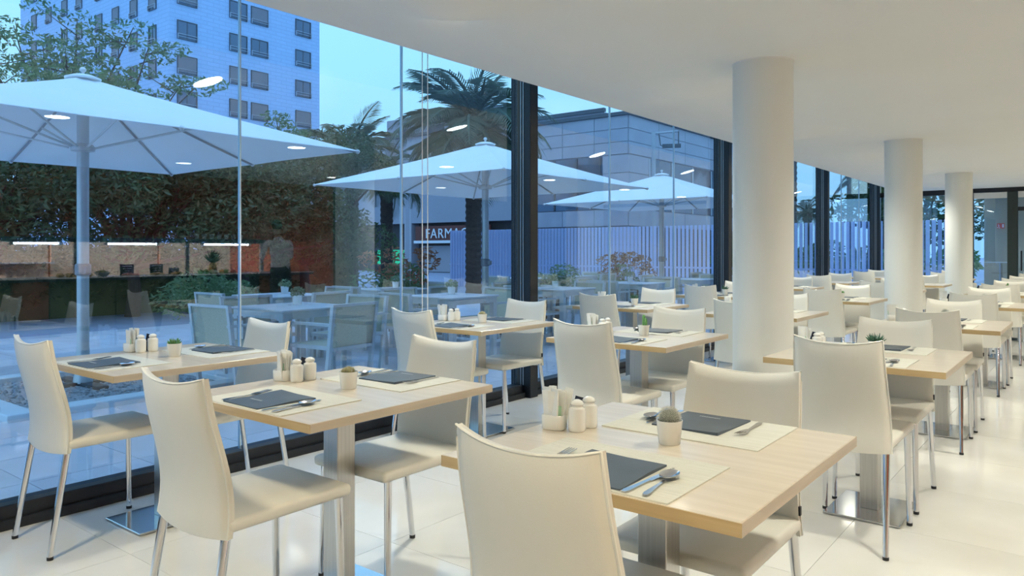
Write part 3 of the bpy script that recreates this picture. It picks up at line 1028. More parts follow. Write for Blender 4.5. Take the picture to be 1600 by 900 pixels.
# ---------------------------------------------------------------- parasols
def make_parasol():
    p = thing('parasol', 'x', 'parasol', group='square white terrace parasols')
    H, ZE, ZA = 1.80, 2.22, 2.88
    m = MB()
    N, K = 8, 10
    def ring_dir(a):
        # square outline: corner or edge mid every 45 degrees, subdivided
        ca, sa = math.cos(a), math.sin(a)
        q = 1 / max(abs(ca), abs(sa))
        return ca * q, sa * q
    n_a = 32
    for layer, dz in ((0, 0.0), (1, -0.006)):
        for k in range(K + 1):
            t = 0.05 + 0.95 * k / K
            for j in range(n_a):
                a = 2 * PI * j / n_a
                dx, dy = ring_dir(a)
                ph = (j % 4) / 4
                sag = 0.035 * math.sin(PI * ph) * math.sin(PI * t) 
                edge_in = 1 - 0.02 * math.sin(PI * ph) * t
                z = ZA + (ZE - ZA) * (t ** 0.93) - sag * 0.8 + dz
                m.v.append((H * t * dx * edge_in, H * t * dy * edge_in, z))
    W = (K + 1) * n_a
    for k in range(K):
        for j in range(n_a):
            a, b, c, d = k * n_a + j, k * n_a + (j + 1) % n_a, (k + 1) * n_a + (j + 1) % n_a, (k + 1) * n_a + j
            m.f.append((a, d, c, b))
            m.f.append((a + W, b + W, c + W, d + W))
    for j in range(n_a):
        a, b = K * n_a + j, K * n_a + (j + 1) % n_a
        m.f.append((a, a + W, b + W, b))
        a, b = j, (j + 1) % n_a
        m.f.append((a, b, b + W, a + W))
    m.mi = [0] * len(m.f)
    cn = m.build('canopy', 'canvas', p, smooth=14)
    MB().lathe([(0.15, ZA - 0.035), (0.155, ZA - 0.02), (0.09, ZA + 0.005), (0.02, ZA + 0.015)], n=24).build('vent_cap', 'canvas', cn, smooth=50)
    MB().lathe([(0.012, ZA + 0.01), (0.014, ZA + 0.035), (0.026, ZA + 0.045), (0.03, ZA + 0.062), (0.018, ZA + 0.08), (0.004, ZA + 0.085)], n=16).build('finial', 'pole', p, smooth=60)
    MB().cyl((0, 0, 0.05), (0, 0, ZA - 0.02), 0.052, n=24).build('pole', 'pole', p, smooth=50)
    MB().lathe([(0.055, 2.17), (0.10, 2.18), (0.105, 2.21), (0.085, 2.24), (0.055, 2.25)], n=24).build('hub', 'pole', p, smooth=40)
    MB().lathe([(0.055, 1.02), (0.068, 1.03), (0.068, 1.12), (0.055, 1.13)], n=20).cbox((0.085, 0, 1.07), (0.05, 0.04, 0.06)).build('crank', 'rib', p, smooth=40)
    for j in range(8):
        a = 2 * PI * j / 8
        dx, dy = ring_dir(a)
        pt = lambda t, dz: (H * t * dx, H * t * dy, ZA + (ZE - ZA) * (t ** 0.93) + dz)
        r = MB().tube([pt(0.03, -0.03), pt(0.25, -0.022), pt(0.5, -0.022), pt(0.75, -0.022), pt(0.985, -0.018)], 0.012, 6).build('rib', 'rib', p)
        MB().tube([(0.09 * dx, 0.09 * dy, 2.21), pt(0.52, -0.035)], 0.011, 6).build('strut', 'pole', p)
        MB().ell(pt(0.99, -0.012), (0.022, 0.022, 0.022), 8, 6).build('rib_tip', 'pole', r)
    MB().box(-0.42, 0.42, -0.05, 0.05, -0.02, 0.03).box(-0.05, 0.05, -0.42, 0.42, -0.02, 0.031).build('cross_foot', 'rubber', p)
    MB().lathe([(0.085, 0.02), (0.08, 0.07), (0.06, 0.14), (0.055, 0.34)], n=20).build('sleeve', 'pole', p, smooth=40)
    return p
um = make_parasol()
um.location = (-7.48, 3.06, 0.0)
um['label'] = 'nearest square white parasol, filling the upper left behind the glass'
copy_tree(um, (-7.32, 8.70, 0.0), 0, 'middle square white parasol beside the big palm')
copy_tree(um, (-7.32, 14.5, 0.0), 0, 'farthest square white parasol before the slatted fence')

# ---------------------------------------------------------------- terrace furniture
def make_out_chair():
    c = thing('terrace_chair', 'x', 'chair', group='aluminium terrace armchairs')
    w, d = 0.28, 0.25
    bp = MB()
    bp.add([(-0.245, -0.235, 0.40), (0.245, -0.235, 0.40), (0.245, -0.285, 0.77), (-0.245, -0.285, 0.77),
            (-0.245, -0.229, 0.40), (0.245, -0.229, 0.40), (0.245, -0.279, 0.77), (-0.245, -0.279, 0.77)],
           [(0, 3, 2, 1), (4, 5, 6, 7), (0, 1, 5, 4), (1, 2, 6, 5), (2, 3, 7, 6), (3, 0, 4, 7)])
    bp.build('back_panel', 'mesh_fabric', c)
    MB().box(-0.25, 0.25, -0.235, 0.24, 0.425, 0.437).build('seat_panel', 'mesh_fabric', c)
    fr = MB().cbox((0, -0.284, 0.785), (0.56, 0.032, 0.022))
    fr.build('top_bar', 'alufurn', c)
    MB().cbox((0, 0.245, 0.425), (0.56, 0.03, 0.03)).cbox((0, -0.235, 0.41), (0.52, 0.03, 0.03)).build('seat_frame', 'alufurn', c)
    for s in (-1, 1):
        m = MB()
        m.add([(s * 0.262 - 0.016, -0.20, -0.012), (s * 0.262 + 0.016, -0.20, -0.012), (s * 0.262 + 0.016, -0.165, -0.012), (s * 0.262 - 0.016, -0.165, -0.012),
               (s * 0.262 - 0.016, -0.30, 0.79), (s * 0.262 + 0.016, -0.30, 0.79), (s * 0.262 + 0.016, -0.265, 0.79), (s * 0.262 - 0.016, -0.265, 0.79)],
              [(0, 3, 2, 1), (4, 5, 6, 7), (0, 1, 5, 4), (1, 2, 6, 5), (2, 3, 7, 6), (3, 0, 4, 7)])
        m.build('back_leg', 'alufurn', c)
        MB().cbox((s * 0.262, 0.25, 0.30), (0.032, 0.034, 0.62)).build('front_leg', 'alufurn', c)
        MB().cbox((s * 0.262, -0.01, 0.622), (0.042, 0.55, 0.022)).build('armrest', 'alufurn', c)
        MB().cbox((s * 0.262, 0.02, 0.425), (0.03, 0.48, 0.03)).build('side_rail', 'alufurn', c)
    return c
def make_out_table():
    t = thing('terrace_table', 'x', 'table', group='square terrace tables')
    tp = MB().box(-0.40, 0.40, -0.40, 0.40, 0.715, 0.735).build('tabletop', 'tabletop_out', t, bevel=(0.004, 1))
    MB().box(-0.38, 0.38, -0.38, -0.34, 0.65, 0.714).box(-0.38, 0.38, 0.34, 0.38, 0.65, 0.714).box(-0.38, -0.34, -0.34, 0.34, 0.65, 0.714).box(0.34, 0.38, -0.34, 0.34, 0.65, 0.714).build('apron', 'alufurn', t)
    for sx in (-1, 1):
        for sy in (-1, 1):
            MB().cbox((sx * 0.35, sy * 0.35, 0.32), (0.06, 0.06, 0.664)).build('leg', 'alufurn', t)
    return t
oc, ot = make_out_chair(), make_out_table()
OT = [(-5.95, 4.28, 'first'), (-7.60, 5.30, 'rear first'), (-5.95, 6.45, 'second'), (-7.60, 7.10, 'rear second'), (-5.95, 8.60, 'third'), (-5.95, 10.75, 'fourth'), (-5.95, 12.90, 'fifth'), (-5.95, 15.05, 'sixth'), (-8.60, 11.4, 'rear third'), (-8.60, 13.0, 'rear fourth')]
rt = random.Random(5)
first_c = True
CN4 = {0: 'near side', 1: 'far side', 2: 'hotel side', 3: 'street side'}
for k, (x, y, nm) in enumerate(OT):
    lab = 'grey square terrace table outside the glass, %s along the terrace' % nm
    if k == 0:
        ot.location = (x, y, 0)
        ot['label'] = lab
    else:
        copy_tree(ot, (x, y, 0), 0, lab)
    for s, (dx, dy, rz) in enumerate(((0, -0.60, 0), (0, 0.60, PI), (0.60, 0, PI / 2), (-0.60, 0, -PI / 2))):
        if s == 2 and k != 0 and x > -6.2:
            continue
        if s == 3 and x < -7:
            continue
        lab = 'aluminium armchair with mesh back on the %s of the %s terrace table' % (CN4[s], nm)
        loc = (x + dx + rt.uniform(-0.03, 0.03), y + dy + rt.uniform(-0.05, 0.05), 0)
        rr = rz + rt.uniform(-0.12, 0.12)
        if first_c:
            oc.location = loc
            oc.rotation_euler = (0, 0, rr)
            oc['label'] = lab
            first_c = False
        else:
            copy_tree(oc, loc, rr, lab)

# ---------------------------------------------------------------- plants
def leaf_cloud(m, blobs, n, size, rnd, elong=1.8):
    tot = sum(b[3] * b[4] * b[5] for b in blobs)
    for (cx, cy, cz, rx, ry, rz) in blobs:
        k = int(n * rx * ry * rz / tot)
        for q in range(k):
            while True:
                d = Vector((rnd.uniform(-1, 1), rnd.uniform(-1, 1), rnd.uniform(-1, 1)))
                if 0.05 < d.length < 1:
                    break
            d = d.normalized() * d.length ** 0.55
            p = Vector((cx + d.x * rx, cy + d.y * ry, cz + d.z * rz))
            a = Vector((rnd.gauss(0, 1), rnd.gauss(0, 1), rnd.gauss(0, .7))).normalized()
            b = a.orthogonal().normalized()
            b = (b * math.cos(q) + a.cross(b) * math.sin(q))
            s = size * rnd.uniform(0.6, 1.3)
            a, b = a * s * elong * 0.5, b * s * 0.5
            m.add([p - a, p + b * 0.6, p + a, p - b * 0.6], [(0, 1, 2, 3)])
def branches(m, base, tips, r, rnd):
    for t in tips:
        b, t = Vector(base), Vector(t)
        mid = b.lerp(t, 0.5) + Vector((rnd.uniform(-.2, .2), rnd.uniform(-.2, .2), rnd.uniform(0, .3)))
        m.tube([b, mid, t], [r, r * 0.6, r * 0.18], 6)
def tree(label, x, y, trunk_h, blobs, n, size, mat, seed, r=0.12, name='tree', group='trees beyond the terrace'):
    rnd = random.Random(seed)
    t = thing(name, label, 'tree', (x, y, 0), group=group)
    m = MB()
    m.tube([(0, 0, -0.05), (0.04, 0.03, trunk_h * 0.5), (0, 0, trunk_h)], [r * 1.25, r, r * 0.8], 10)
    branches(m, (0, 0, trunk_h * 0.9), [(b[0] * 0.85, b[1] * 0.85, b[2]) for b in blobs], r * 0.55, rnd)
    m.build('trunk', 'bark', t, smooth=50)
    f = MB()
    leaf_cloud(f, blobs, n, size, rnd)
    o = f.build('foliage', mat, t)
    o['kind'] = 'stuff'
    return t
def rblobs(seed, n, rx, ry, z0, z1, br):
    rnd = random.Random(seed)
    return [(rnd.uniform(-rx, rx), rnd.uniform(-ry, ry), rnd.uniform(z0, z1), br * rnd.uniform(.7, 1.2), br * rnd.uniform(.7, 1.2), br * rnd.uniform(.5, .8)) for _ in range(n)]
# airy tall tree seen above the nearest parasol
def airy_tree(label, x, y, seed, h0, tips_n, spread, ztop, n_leaf, leaf=0.07):
    rnd = random.Random(seed)
    t = thing('tree', label, 'tree', (x, y, 0), group='trees beyond the terrace')
    tr_, fo = MB(), MB()
    tr_.tube([(0, 0, -0.05), (0.05, 0.05, h0 * 0.5), (0, 0, h0)], [0.17, 0.13, 0.11], 10)
    for k in range(tips_n):
        a = k * 2.4 + rnd.uniform(-.3, .3)
        rr = spread * math.sqrt((k + 0.7) / tips_n)
        z = h0 + (ztop - h0) * (1 - 0.55 * (rr / spread) ** 1.4) * rnd.uniform(0.72, 1.0)
        b, e_ = Vector((0, 0, h0 * rnd.uniform(.75, 1.0))), Vector((rr * math.cos(a), rr * math.sin(a), z))
        mid = b.lerp(e_, 0.55) + Vector((rnd.uniform(-.2, .2), rnd.uniform(-.2, .2), -0.12))
        tr_.tube([b, mid, e_], [0.05, 0.03, 0.008], 6)
        for q in range(4):
            s0 = b.lerp(e_, rnd.uniform(.45, .95))
            e2 = s0 + Vector((rnd.uniform(-.7, .7), rnd.uniform(-.7, .7), rnd.uniform(-.1, .5)))
            tr_.tube([s0, e2], [0.014, 0.005], 5)
            leaf_cloud(fo, [(e2.x, e2.y, e2.z, 0.36, 0.36, 0.13)], n_leaf, leaf, rnd)
        leaf_cloud(fo, [(e_.x, e_.y, e_.z, 0.42, 0.42, 0.16)], n_leaf, leaf, rnd)
    tr_.build('trunk', 'bark', t, smooth=50)
    o = fo.build('foliage', 'leaf_mid', t)
    o['kind'] = 'stuff'
    return t
airy_tree('tall airy tree with thin branches rising above the nearest parasol', -16.4, 6.5, 4, 2.6, 20, 2.7, 6.6, 95)
airy_tree('airy tree peeking in at the far left edge', -18.4, 3.2, 9, 2.6, 12, 2.2, 6.2, 85)
airy_tree('light green tree between apartment block and left palm', -17.0, 11.6, 14, 2.4, 12, 2.0, 4.9, 100)
tree('dark leafy tree under the left side of the nearest parasol', -15.3, 4.6, 1.0, rblobs(1, 30, 1.9, 1.6, 1.2, 3.2, 0.8), 17000, 0.075, 'leaf_dark', 21)
tree('dark leafy tree behind the nearest parasol pole', -14.9, 7.0, 1.0, rblobs(2, 30, 1.8, 1.6, 1.2, 3.1, 0.8), 17000, 0.075, 'leaf_dark', 22)
tree('dark leafy tree right of the nearest parasol pole', -14.3, 9.0, 1.0, rblobs(3, 28, 1.8, 1.5, 1.2, 3.1, 0.8), 17000, 0.075, 'leaf_dark', 23)
tree('dark green tree under the right tip of the nearest parasol', -14.9, 11.0, 1.0, rblobs(4, 28, 1.7, 1.4, 1.4, 3.7, 0.75), 17000, 0.075, 'leaf_dark', 24)
tree('dark bushy tree at the left picture edge behind the terrace', -16.2, 2.4, 1.0, rblobs(6, 26, 1.8, 1.6, 1.3, 3.3, 0.8), 17000, 0.075, 'leaf_dark', 26)

def frond_mesh(name, L, droop, nl, ll, mat='palm_leaf', seed=1):
    rnd = random.Random(seed)
    m = MB()
    pts = []
    for k in range(9):
        t = k / 8
        ang = 1.0 - droop * t
        if k == 0:
            p = Vector((0, 0, 0))
        else:
            p = pts[-1] + Vector((math.cos(ang), 0, math.sin(ang))) * (L / 8)
        pts.append(p)
    m.tube(pts, [0.03 * (1 - 0.85 * k / 8) for k in range(9)], 5)
    for k in range(nl):
        t = 0.12 + 0.88 * k / nl
        f = t * 8
        i = min(7, int(f))
        p = pts[i].lerp(pts[i + 1], f - i)
        d = (pts[i + 1] - pts[i]).normalized()
        l = ll * math.sin(PI * (0.18 + 0.78 * t)) * rnd.uniform(.85, 1.1)
        for s in (-1, 1):
            side = Vector((0, s, 0))
            up = d.cross(Vector((0, 1, 0))) * -1
            v = (d * 0.75 + side * 0.8 + Vector((0, 0, -0.10))).normalized()
            tip = p + v * l + Vector((0, 0, -0.18 * l))
            midp = p + v * l * 0.5
            wv = d * (0.0055 + 0.002 * rnd.random())
            m.add([p - wv * 0.6, p + wv * 0.6, midp + wv, tip, midp - wv], [(0, 1, 2, 3, 4)])
    return m.mesh(name, mat)
FR = [frond_mesh('frond', 1.0, 1.9, 30, 0.30, seed=1), frond_mesh('frond', 1.0, 1.3, 30, 0.30, seed=2), frond_mesh('frond', 1.0, 2.5, 30, 0.30, seed=3)]
def palm(label, x, y, h, L, n, r, seed, mats=None):
    rnd = random.Random(seed)
    t = thing('palm_tree', label, 'palm tree', (x, y, 0), group='palm trees')
    m = MB()
    prof = []
    k = 0
    z = -0.05
    while z < h:
        prof += [(r * (1.05 if k % 2 else 0.93), z)]
        z += 0.09
        k += 1
    prof += [(r * 1.15, h), (r * 1.5, h + 0.15), (r * 1.2, h + 0.45), (r * 0.3, h + 0.6)]
    m.lathe(prof, n=14)
    m.build('trunk', 'palm_trunk', t, smooth=20)
    for q in range(n):
        f = link('frond', FR[0 if q % 3 else (1 if q < n * 0.4 else 2)], t, (0, 0, h + 0.35))
        u = q / n
        a = q * 2.39996 + rnd.uniform(-.15, .15)
        tilt = -0.80 + 1.45 * u ** 0.85
        s = L * rnd.uniform(0.88, 1.1)
        f.scale = (s, s, s)
        f.rotation_euler = (rnd.uniform(-.2, .2), tilt, a)
    return t
palm('big date palm with arching fronds above the middle parasol', -14.5, 16.7, 4.25, 2.9, 50, 0.24, 1)
palm('date palm in the gap between apartment block and big palm', -21.0, 17.6, 4.1, 2.3, 38, 0.22, 2)
palm('low date palm left of the big palm', -17.9, 16.4, 3.0, 1.8, 30, 0.2, 3)
palm('small distant palm seen above the fence beyond the nearest column', -13.8, 46.3, 3.0, 1.7, 26, 0.2, 4)
palm('palm with fronds hanging into the gap right of the nearest column', -8.1, 25.3, 5.3, 2.5, 36, 0.22, 5)
palm('palm with fronds beside the third window post', -6.7, 32.6, 3.7, 2.3, 34, 0.24, 6)
palm('tall thin-trunked palm between the far window posts', -10.5, 42.6, 6.1, 1.9, 26, 0.16, 7)
tree('dark round tree behind the end window beyond the fence', -4.9, 30.0, 1.6, rblobs(31, 14, 2.2, 1.8, 1.9, 4.2, 1.0), 4200, 0.16, 'leaf_dark', 31)
tree('dark green hedge tree beyond the fence by the far posts', -8.6, 26.0, 0.6, rblobs(32, 10, 1.8, 1.4, 0.6, 1.3, 0.7), 3000, 0.13, 'leaf_mid', 32, name='hedge')
tree('low green hedge beyond the fence at the end window', -4.6, 24.5, 0.5, rblobs(33, 10, 1.8, 1.2, 0.5, 1.1, 0.6), 3000, 0.12, 'leaf_mid', 33, name='hedge')

hb = MB()
rh = random.Random(77)
hg = thing('hedge', 'long dark hedge added behind the terrace trees', 'hedge', (-15.9, 6.9, 0))  # dark hedge added to hide bright ground, so the mirrored buffet shows
MB().box(-0.45, 0.35, -6.2, 6.2, -0.05, 1.25).build('hedge_core', 'leaf_dark', hg)
leaf_cloud(hb, [(0, -6 + 0.5 * k, 0.72, 0.62, 0.5, 0.72) for k in range(25)], 16000, 0.07, rh)
o = hb.build('hedge_leaves', 'leaf_dark', hg)
o['kind'] = 'stuff'

def shrub(label, x, y, parts, pot=(0.28, 0.42), seed=1):
    rnd = random.Random(seed)
    t = thing('planted_shrub', label, 'shrub', (x, y, -0.012), group='terrace shrubs in planters')
    r, h = pot
    MB().lathe([(r * 0.8, 0), (r, h), (r * 1.05, h), (r * 0.9, h), (r * 0.85, h - 0.05)], n=20).build('planter', 'terracotta', t, smooth=40)
    st = MB()
    for k in range(7):
        a = k * 2.4
        st.tube([(0.05 * math.cos(a), 0.05 * math.sin(a), h - 0.06), (0.2 * math.cos(a), 0.2 * math.sin(a), h + 0.35)], [0.012, 0.006], 5)
    st.build('stems', 'bark', t)
    for nm, mat, blobs, n, size in parts:
        f = MB()
        leaf_cloud(f, blobs, n, size, rnd)
        o = f.build(nm, mat, t)
        o['kind'] = 'stuff'
    return t
shrub('green shrub with red tips in a brown planter left of middle parasol', -8.35, 8.0, [('foliage', 'leaf_mid', rblobs(41, 9, 0.45, 0.45, 0.55, 1.0, 0.32), 1700, 0.05), ('red_tips', 'leaf_red', rblobs(42, 7, 0.5, 0.5, 0.85, 1.3, 0.18), 520, 0.05)], seed=1)
shrub('rounded pale green shrub on the terrace right of the second post', -8.1, 11.6, [('foliage', 'leaf_blue', rblobs(43, 8, 0.5, 0.5, 0.5, 0.85, 0.3), 1700, 0.045)], seed=2)
shrub('russet shrub on the terrace before the slatted fence', -8.0, 14.2, [('foliage', 'leaf_blue', rblobs(44, 6, 0.45, 0.45, 0.5, 0.9, 0.28), 1000, 0.05), ('red_leaves', 'leaf_red', rblobs(45, 7, 0.5, 0.5, 0.7, 1.2, 0.24), 900, 0.05)], seed=3)
shrub('bushy green shrub between the first terrace tables', -8.85, 5.2, [('foliage', 'leaf_mid', rblobs(46, 9, 0.55, 0.55, 0.5, 0.85, 0.3), 1900, 0.05)], seed=4)
# little pots on the terrace tables
for k, (x, y, nm) in enumerate(OT[:6]):
    t = thing('flower_pot', 'small white pot with grey-green leaves on the %s terrace table' % nm, 'plant', (x - 0.1, y + 0.12, 0.735), group='terrace table pots')
    MB().lathe([(0.04, 0), (0.05, 0.09), (0.045, 0.09), (0.04, 0.08)], n=16).build('pot', 'china', t, smooth=40)
    f = MB()
    leaf_cloud(f, [(0, 0, 0.12, 0.075, 0.075, 0.05)], 160, 0.022, random.Random(k))
    o = f.build('foliage', 'leaf_blue', t)
    o['kind'] = 'stuff'

# ---------------------------------------------------------------- slatted fence
fe = thing('slatted_fence', 'white vertical slat fence closing the terrace before the stone building', 'fence', (0, 20.2, 0))
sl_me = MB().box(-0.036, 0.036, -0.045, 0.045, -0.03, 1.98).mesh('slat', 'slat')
k = 0
x = -18.6
while x < -2.35:
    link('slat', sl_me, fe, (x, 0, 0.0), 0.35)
    x += 0.128
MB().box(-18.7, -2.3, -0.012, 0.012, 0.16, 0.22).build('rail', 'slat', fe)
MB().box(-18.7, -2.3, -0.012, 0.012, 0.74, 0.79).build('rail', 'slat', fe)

# ---------------------------------------------------------------- buildings
def win_meshes(w, h):
    fr = MB()
    d = 0.10
    fr.box(-w / 2, w / 2, -d, 0.02, 0, 0.07).box(-w / 2, w / 2, -d, 0.02, h - 0.07, h).box(-w / 2, -w / 2 + 0.07, -d, 0.02, 0.07, h - 0.07).box(w / 2 - 0.07, w / 2, -d, 0.02, 0.07, h - 0.07).box(-0.035, 0.035, -d * 0.6, 0.02, 0.07, h - 0.07)
    pn = MB().box(-w / 2 + 0.07, w / 2 - 0.07, -0.03, 0.015, 0.07, h - 0.07)
    sh = MB()
    for k in range(10):
        z1 = h - 0.07 - k * (h - 0.14) * 0.085
        sh.box(-w / 2 + 0.07, w / 2 - 0.07, -0.07, -0.035, z1 - (h - 0.14) * 0.08, z1)
    rl = MB().box(-w / 2, w / 2, -d - 0.10, -d - 0.06, 0.42, 0.46).box(-w / 2, w / 2, -d - 0.10, -d - 0.06, 0.20, 0.23)
    for s in (-1, 1):
        rl.box(s * (w / 2 - 0.03) - 0.02, s * (w / 2 - 0.03) + 0.02, -d - 0.11, -d, 0.0, 0.46)
    return fr.mesh('window', 'win_frame'), pn.mesh('pane', 'win_pane'), sh.mesh('shutter', 'shutter'), rl.mesh('railing', 'rail')
ap = thing('apartment_building', 'tall pale dusk-tinted apartment block with shuttered windows, upper left', 'building', (-63.5, 33.0, 0))
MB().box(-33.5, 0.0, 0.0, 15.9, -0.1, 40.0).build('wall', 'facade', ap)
W1 = win_meshes(1.85, 1.65)
W2 = win_meshes(1.35, 1.65)
ra = random.Random(2)
def put_win(parent, W, loc, rz):
    f = link('window', W[0], parent, loc, rz)
    link('pane', W[1], f)
    if ra.random() < 0.55:
        link('shutter', W[2], f)
    link('railing', W[3], f)
ZS = [4.2 + 3.05 * k for k in range(10)]
for z0 in [22.85 - 3.05 * k for k in range(-2, 7)]:
    for u in (34.6, 39.6, 41.85, 46.85):
        put_win(ap, W1, (0.0, u - 33.0, z0), PI / 2)
    for v in (-66.4, -69.9, -73.5, -77.0, -81.5, -85.0, -89.0, -93.0):
        put_win(ap, W2, (v + 63.5, 0.0, z0 - 0.2), 0)

st = thing('stone_building', 'low pale stone building with flat roof behind the fence', 'building', (-14.45, 25.8, 0))
wl_ = MB().box(-4.6, 0.0, 0.0, 15.0, -0.1, 6.55).build('wall', 'stone_joint', st)
def slab(x0, x1, y0, y1, z0, z1):
    MB().box(x0, x1, y0, y1, z0, z1).build('stone_slab', 'stone', wl_)
for r_, (z0, z1) in enumerate(((5.03, 5.52), (5.52, 6.03), (6.03, 6.54), (2.22, 2.88))):
    n_ = 2
    for q in range(3):
        x0 = -4.6 + q * 1.535
        slab(x0 + 0.012, x0 + 1.523, -0.035, 0.0, z0 + 0.012, z1 - 0.012)
    for q in range(6):
        y0 = q * 2.5
        slab(0.0, 0.035, y0 + 0.012, y0 + 2.488, z0 + 0.012, z1 - 0.012)
for z0, z1 in ((2.9, 3.6), (3.6, 4.3), (4.3, 5.01), (0.0, 0.75), (0.75, 1.48), (1.48, 2.2)):
    slab(-1.13, 0.0, -0.05, 0.0, z0 + 0.012, z1 - 0.012)
    slab(0.0, 0.05, -0.05, 0.78 if z0 < 2.5 else 1.58, z0 + 0.012, z1 - 0.012)
MB().box(-4.7, 0.12, -0.12, 15.1, 6.55, 6.68).build('roof_edge', 'win_frame', st)
# upper window bands
MB().box(-4.61, -1.15, -0.03, 0.05, 2.9, 4.98).build('window_band', 'win_pane', st)
MB().box(-0.05, 0.03, 1.6, 14.5, 2.9, 4.98).build('window_band', 'win_pane', st)
for q in range(7):
    MB().box(0.0, 0.06, 1.6 + q * 2.05, 1.72 + q * 2.05, 2.9, 4.98).build('window_mullion', 'rail', st)
for q in range(4):
    MB().box(-4.6 + q * 1.1, -4.52 + q * 1.1, -0.06, 0.0, 2.9, 4.98).build('window_mullion', 'win_frame', st)
MB().box(-4.61, -1.15, -0.02, 0.02, 0.0, 2.2).build('shopfront', 'darkwall', st)
MB().box(-0.02, 0.02, 0.8, 14.6, 0.0, 2.2).build('shopfront', 'darkwall', st)
ww = thing('shop_wing', 'long grey building wing with the pharmacy sign behind the palms', 'building', (-30.0, 32.0, 0))
MB().box(-16.0, 10.7, 0.0, 8.0, 2.9, 8.1).build('upper_wall', 'facade_plain', ww)
MB().box(-16.1, 10.8, -0.15, 0.05, 8.1, 8.28).build('roof_edge', 'win_frame', ww)
MB().box(-16.0, 10.7, 0.6, 8.0, -0.1, 2.9).build('shop_recess', 'darkwall', ww)
for xx in (-8.5, -3.0, 2.4, 7.8):
    MB().box(xx - 0.3, xx + 0.3, -0.05, 0.6, -0.1, 2.9).build('pier', 'facade_plain', ww)
MB().box(-2.2, 2.0, 0.30, 0.60, 0.0, 1.55).build('shop_window', 'facade_plain', ww)
sg = thing('pharmacy_sign', 'dark red pharmacy sign with white capital letters behind the palm trunks', 'sign', (-30.1, 31.9, 1.85))
MB().box(-2.2, 3.6, 0.0, 0.10, 0.0, 0.85).build('panel', 'signred', sg)
MB().box(-2.3, 3.7, -0.05, 0.12, -0.16, 0.0).build('ledge', 'signtext', sg)
cu = bpy.data.curves.new('letters', 'FONT')
cu.body = 'FARMACIA'
cu.size = 0.80
cu.extrude = 0.02
cu.space_character = 1.12
cu.align_x = 'CENTER'
to = bpy.data.objects.new('letters', cu)
C.objects.link(to)
dg = bpy.context.evaluated_depsgraph_get()
lm = bpy.data.meshes.new_from_object(to.evaluated_get(dg))
bpy.data.objects.remove(to, do_unlink=True)
lm.transform(Matrix.Rotation(PI / 2, 4, 'X'))
lm.materials.clear()
lm.materials.append(M['signtext'])
link('letters', lm, sg, (0.75, -0.03, 0.14))
gl = thing('green_shop_light', 'green glowing shop light left of the pharmacy sign', 'lamp', (-34.6, 32.3, 0.4))
MB().box(-1.5, 1.5, 0.0, 0.05, 0.0, 0.9).build('glow_panel', 'greenglow', gl)
MB().box(-1.6, 1.6, -0.05, 0.06, 0.9, 1.0).box(-1.6, 1.6, -0.05, 0.06, -0.1, 0.0).build('frame', 'win_frame', gl)
bk = thing('distant_house', 'white upper storey of a distant house behind the wing', 'building', (-42.0, 44.0, 0))
MB().box(-6.0, 6.0, 0.0, 8.0, -0.1, 12.3).build('wall', 'facade_plain', bk)
for q in range(3):
    MB().box(-4.5 + q * 3.4, -2.7 + q * 3.4, -0.05, 0.05, 10.2, 11.4).build('window', 'win_frame', bk)

lp = thing('street_lamp', 'grey street lamp with bent arm before the stone building', 'lamp', (-11.7, 22.6, 0))
MB().tube([(0, 0, -0.05), (0, 0, 5.2)], 0.07, 12).build('post', 'rail', lp, smooth=50)
MB().tube([(0, 0, 5.15), (0.7, 0.35, 5.2)], 0.035, 8).build('arm', 'rail', lp)
MB().tube([(0.15, 0.07, 5.16), (0.2, 0.1, 4.75), (0.35, 0.18, 4.68)], 0.02, 6).build('cable', 'win_frame', lp)
MB().cbox((0.52, 0.26, 4.72), (0.60, 0.28, 0.10), 0.46).tube([(0.72, 0.36, 5.2), (0.72, 0.36, 4.75)], 0.02, 6).build('lantern', 'win_frame', lp)
# ================================================================== BUFFET (seen mirrored in the window)
M['counter'] = pmat('dark_blue_counter', (0.03, 0.045, 0.09), 0.3, var=0.15, scale=4)
M['counter_front'] = pmat('olive_counter_front', (0.10, 0.10, 0.05), 0.5, var=0.2, scale=3)
M['counter_red'] = pmat('red_counter_front', (0.22, 0.05, 0.025), 0.5, var=0.2, scale=3)
M['panel'] = wood_mat('light_orange_wood', (0.84, 0.62, 0.44), (0.92, 0.71, 0.53), 0.5, 'Y')
M['tube'] = emat('led_tube_glow', (0.92, 0.96, 1.0), 60.0)
M['board'] = pmat('chalkboard_black', (0.02, 0.03, 0.045), 0.6, var=0.1, scale=8)
M['chalk'] = pmat('chalk_white', (0.75, 0.78, 0.80), 0.8, var=0.05, scale=30)
M['donut'] = pmat('pink_sugar_glaze', (0.75, 0.55, 0.50), 0.4, var=0.06, scale=20)
M['bread'] = pmat('bread_crust', (0.62, 0.40, 0.17), 0.7, var=0.2, scale=14)
M['apple_green'] = pmat('green_apple_skin', (0.30, 0.48, 0.10), 0.3, var=0.15, scale=8)
M['apple_red'] = pmat('red_apple_skin', (0.50, 0.05, 0.04), 0.3, var=0.25, scale=8)
M['orange'] = pmat('orange_peel', (0.75, 0.27, 0.03), 0.5, var=0.1, scale=30)
M['melon'] = pmat('watermelon_flesh', (0.70, 0.14, 0.10), 0.5, var=0.12, scale=20)
M['pineapple'] = pmat('pineapple_skin', (0.42, 0.24, 0.05), 0.6, var=0.4, scale=40)
M['ham'] = pmat('cold_cut_pink', (0.66, 0.26, 0.20), 0.5, var=0.25, scale=25)
M['olive'] = pmat('olive_green', (0.20, 0.22, 0.05), 0.35, var=0.3, scale=50)
M['jar'] = pmat('jar_glass', (0.55, 0.62, 0.58), 0.1, var=0.1, scale=10, spec=0.7)
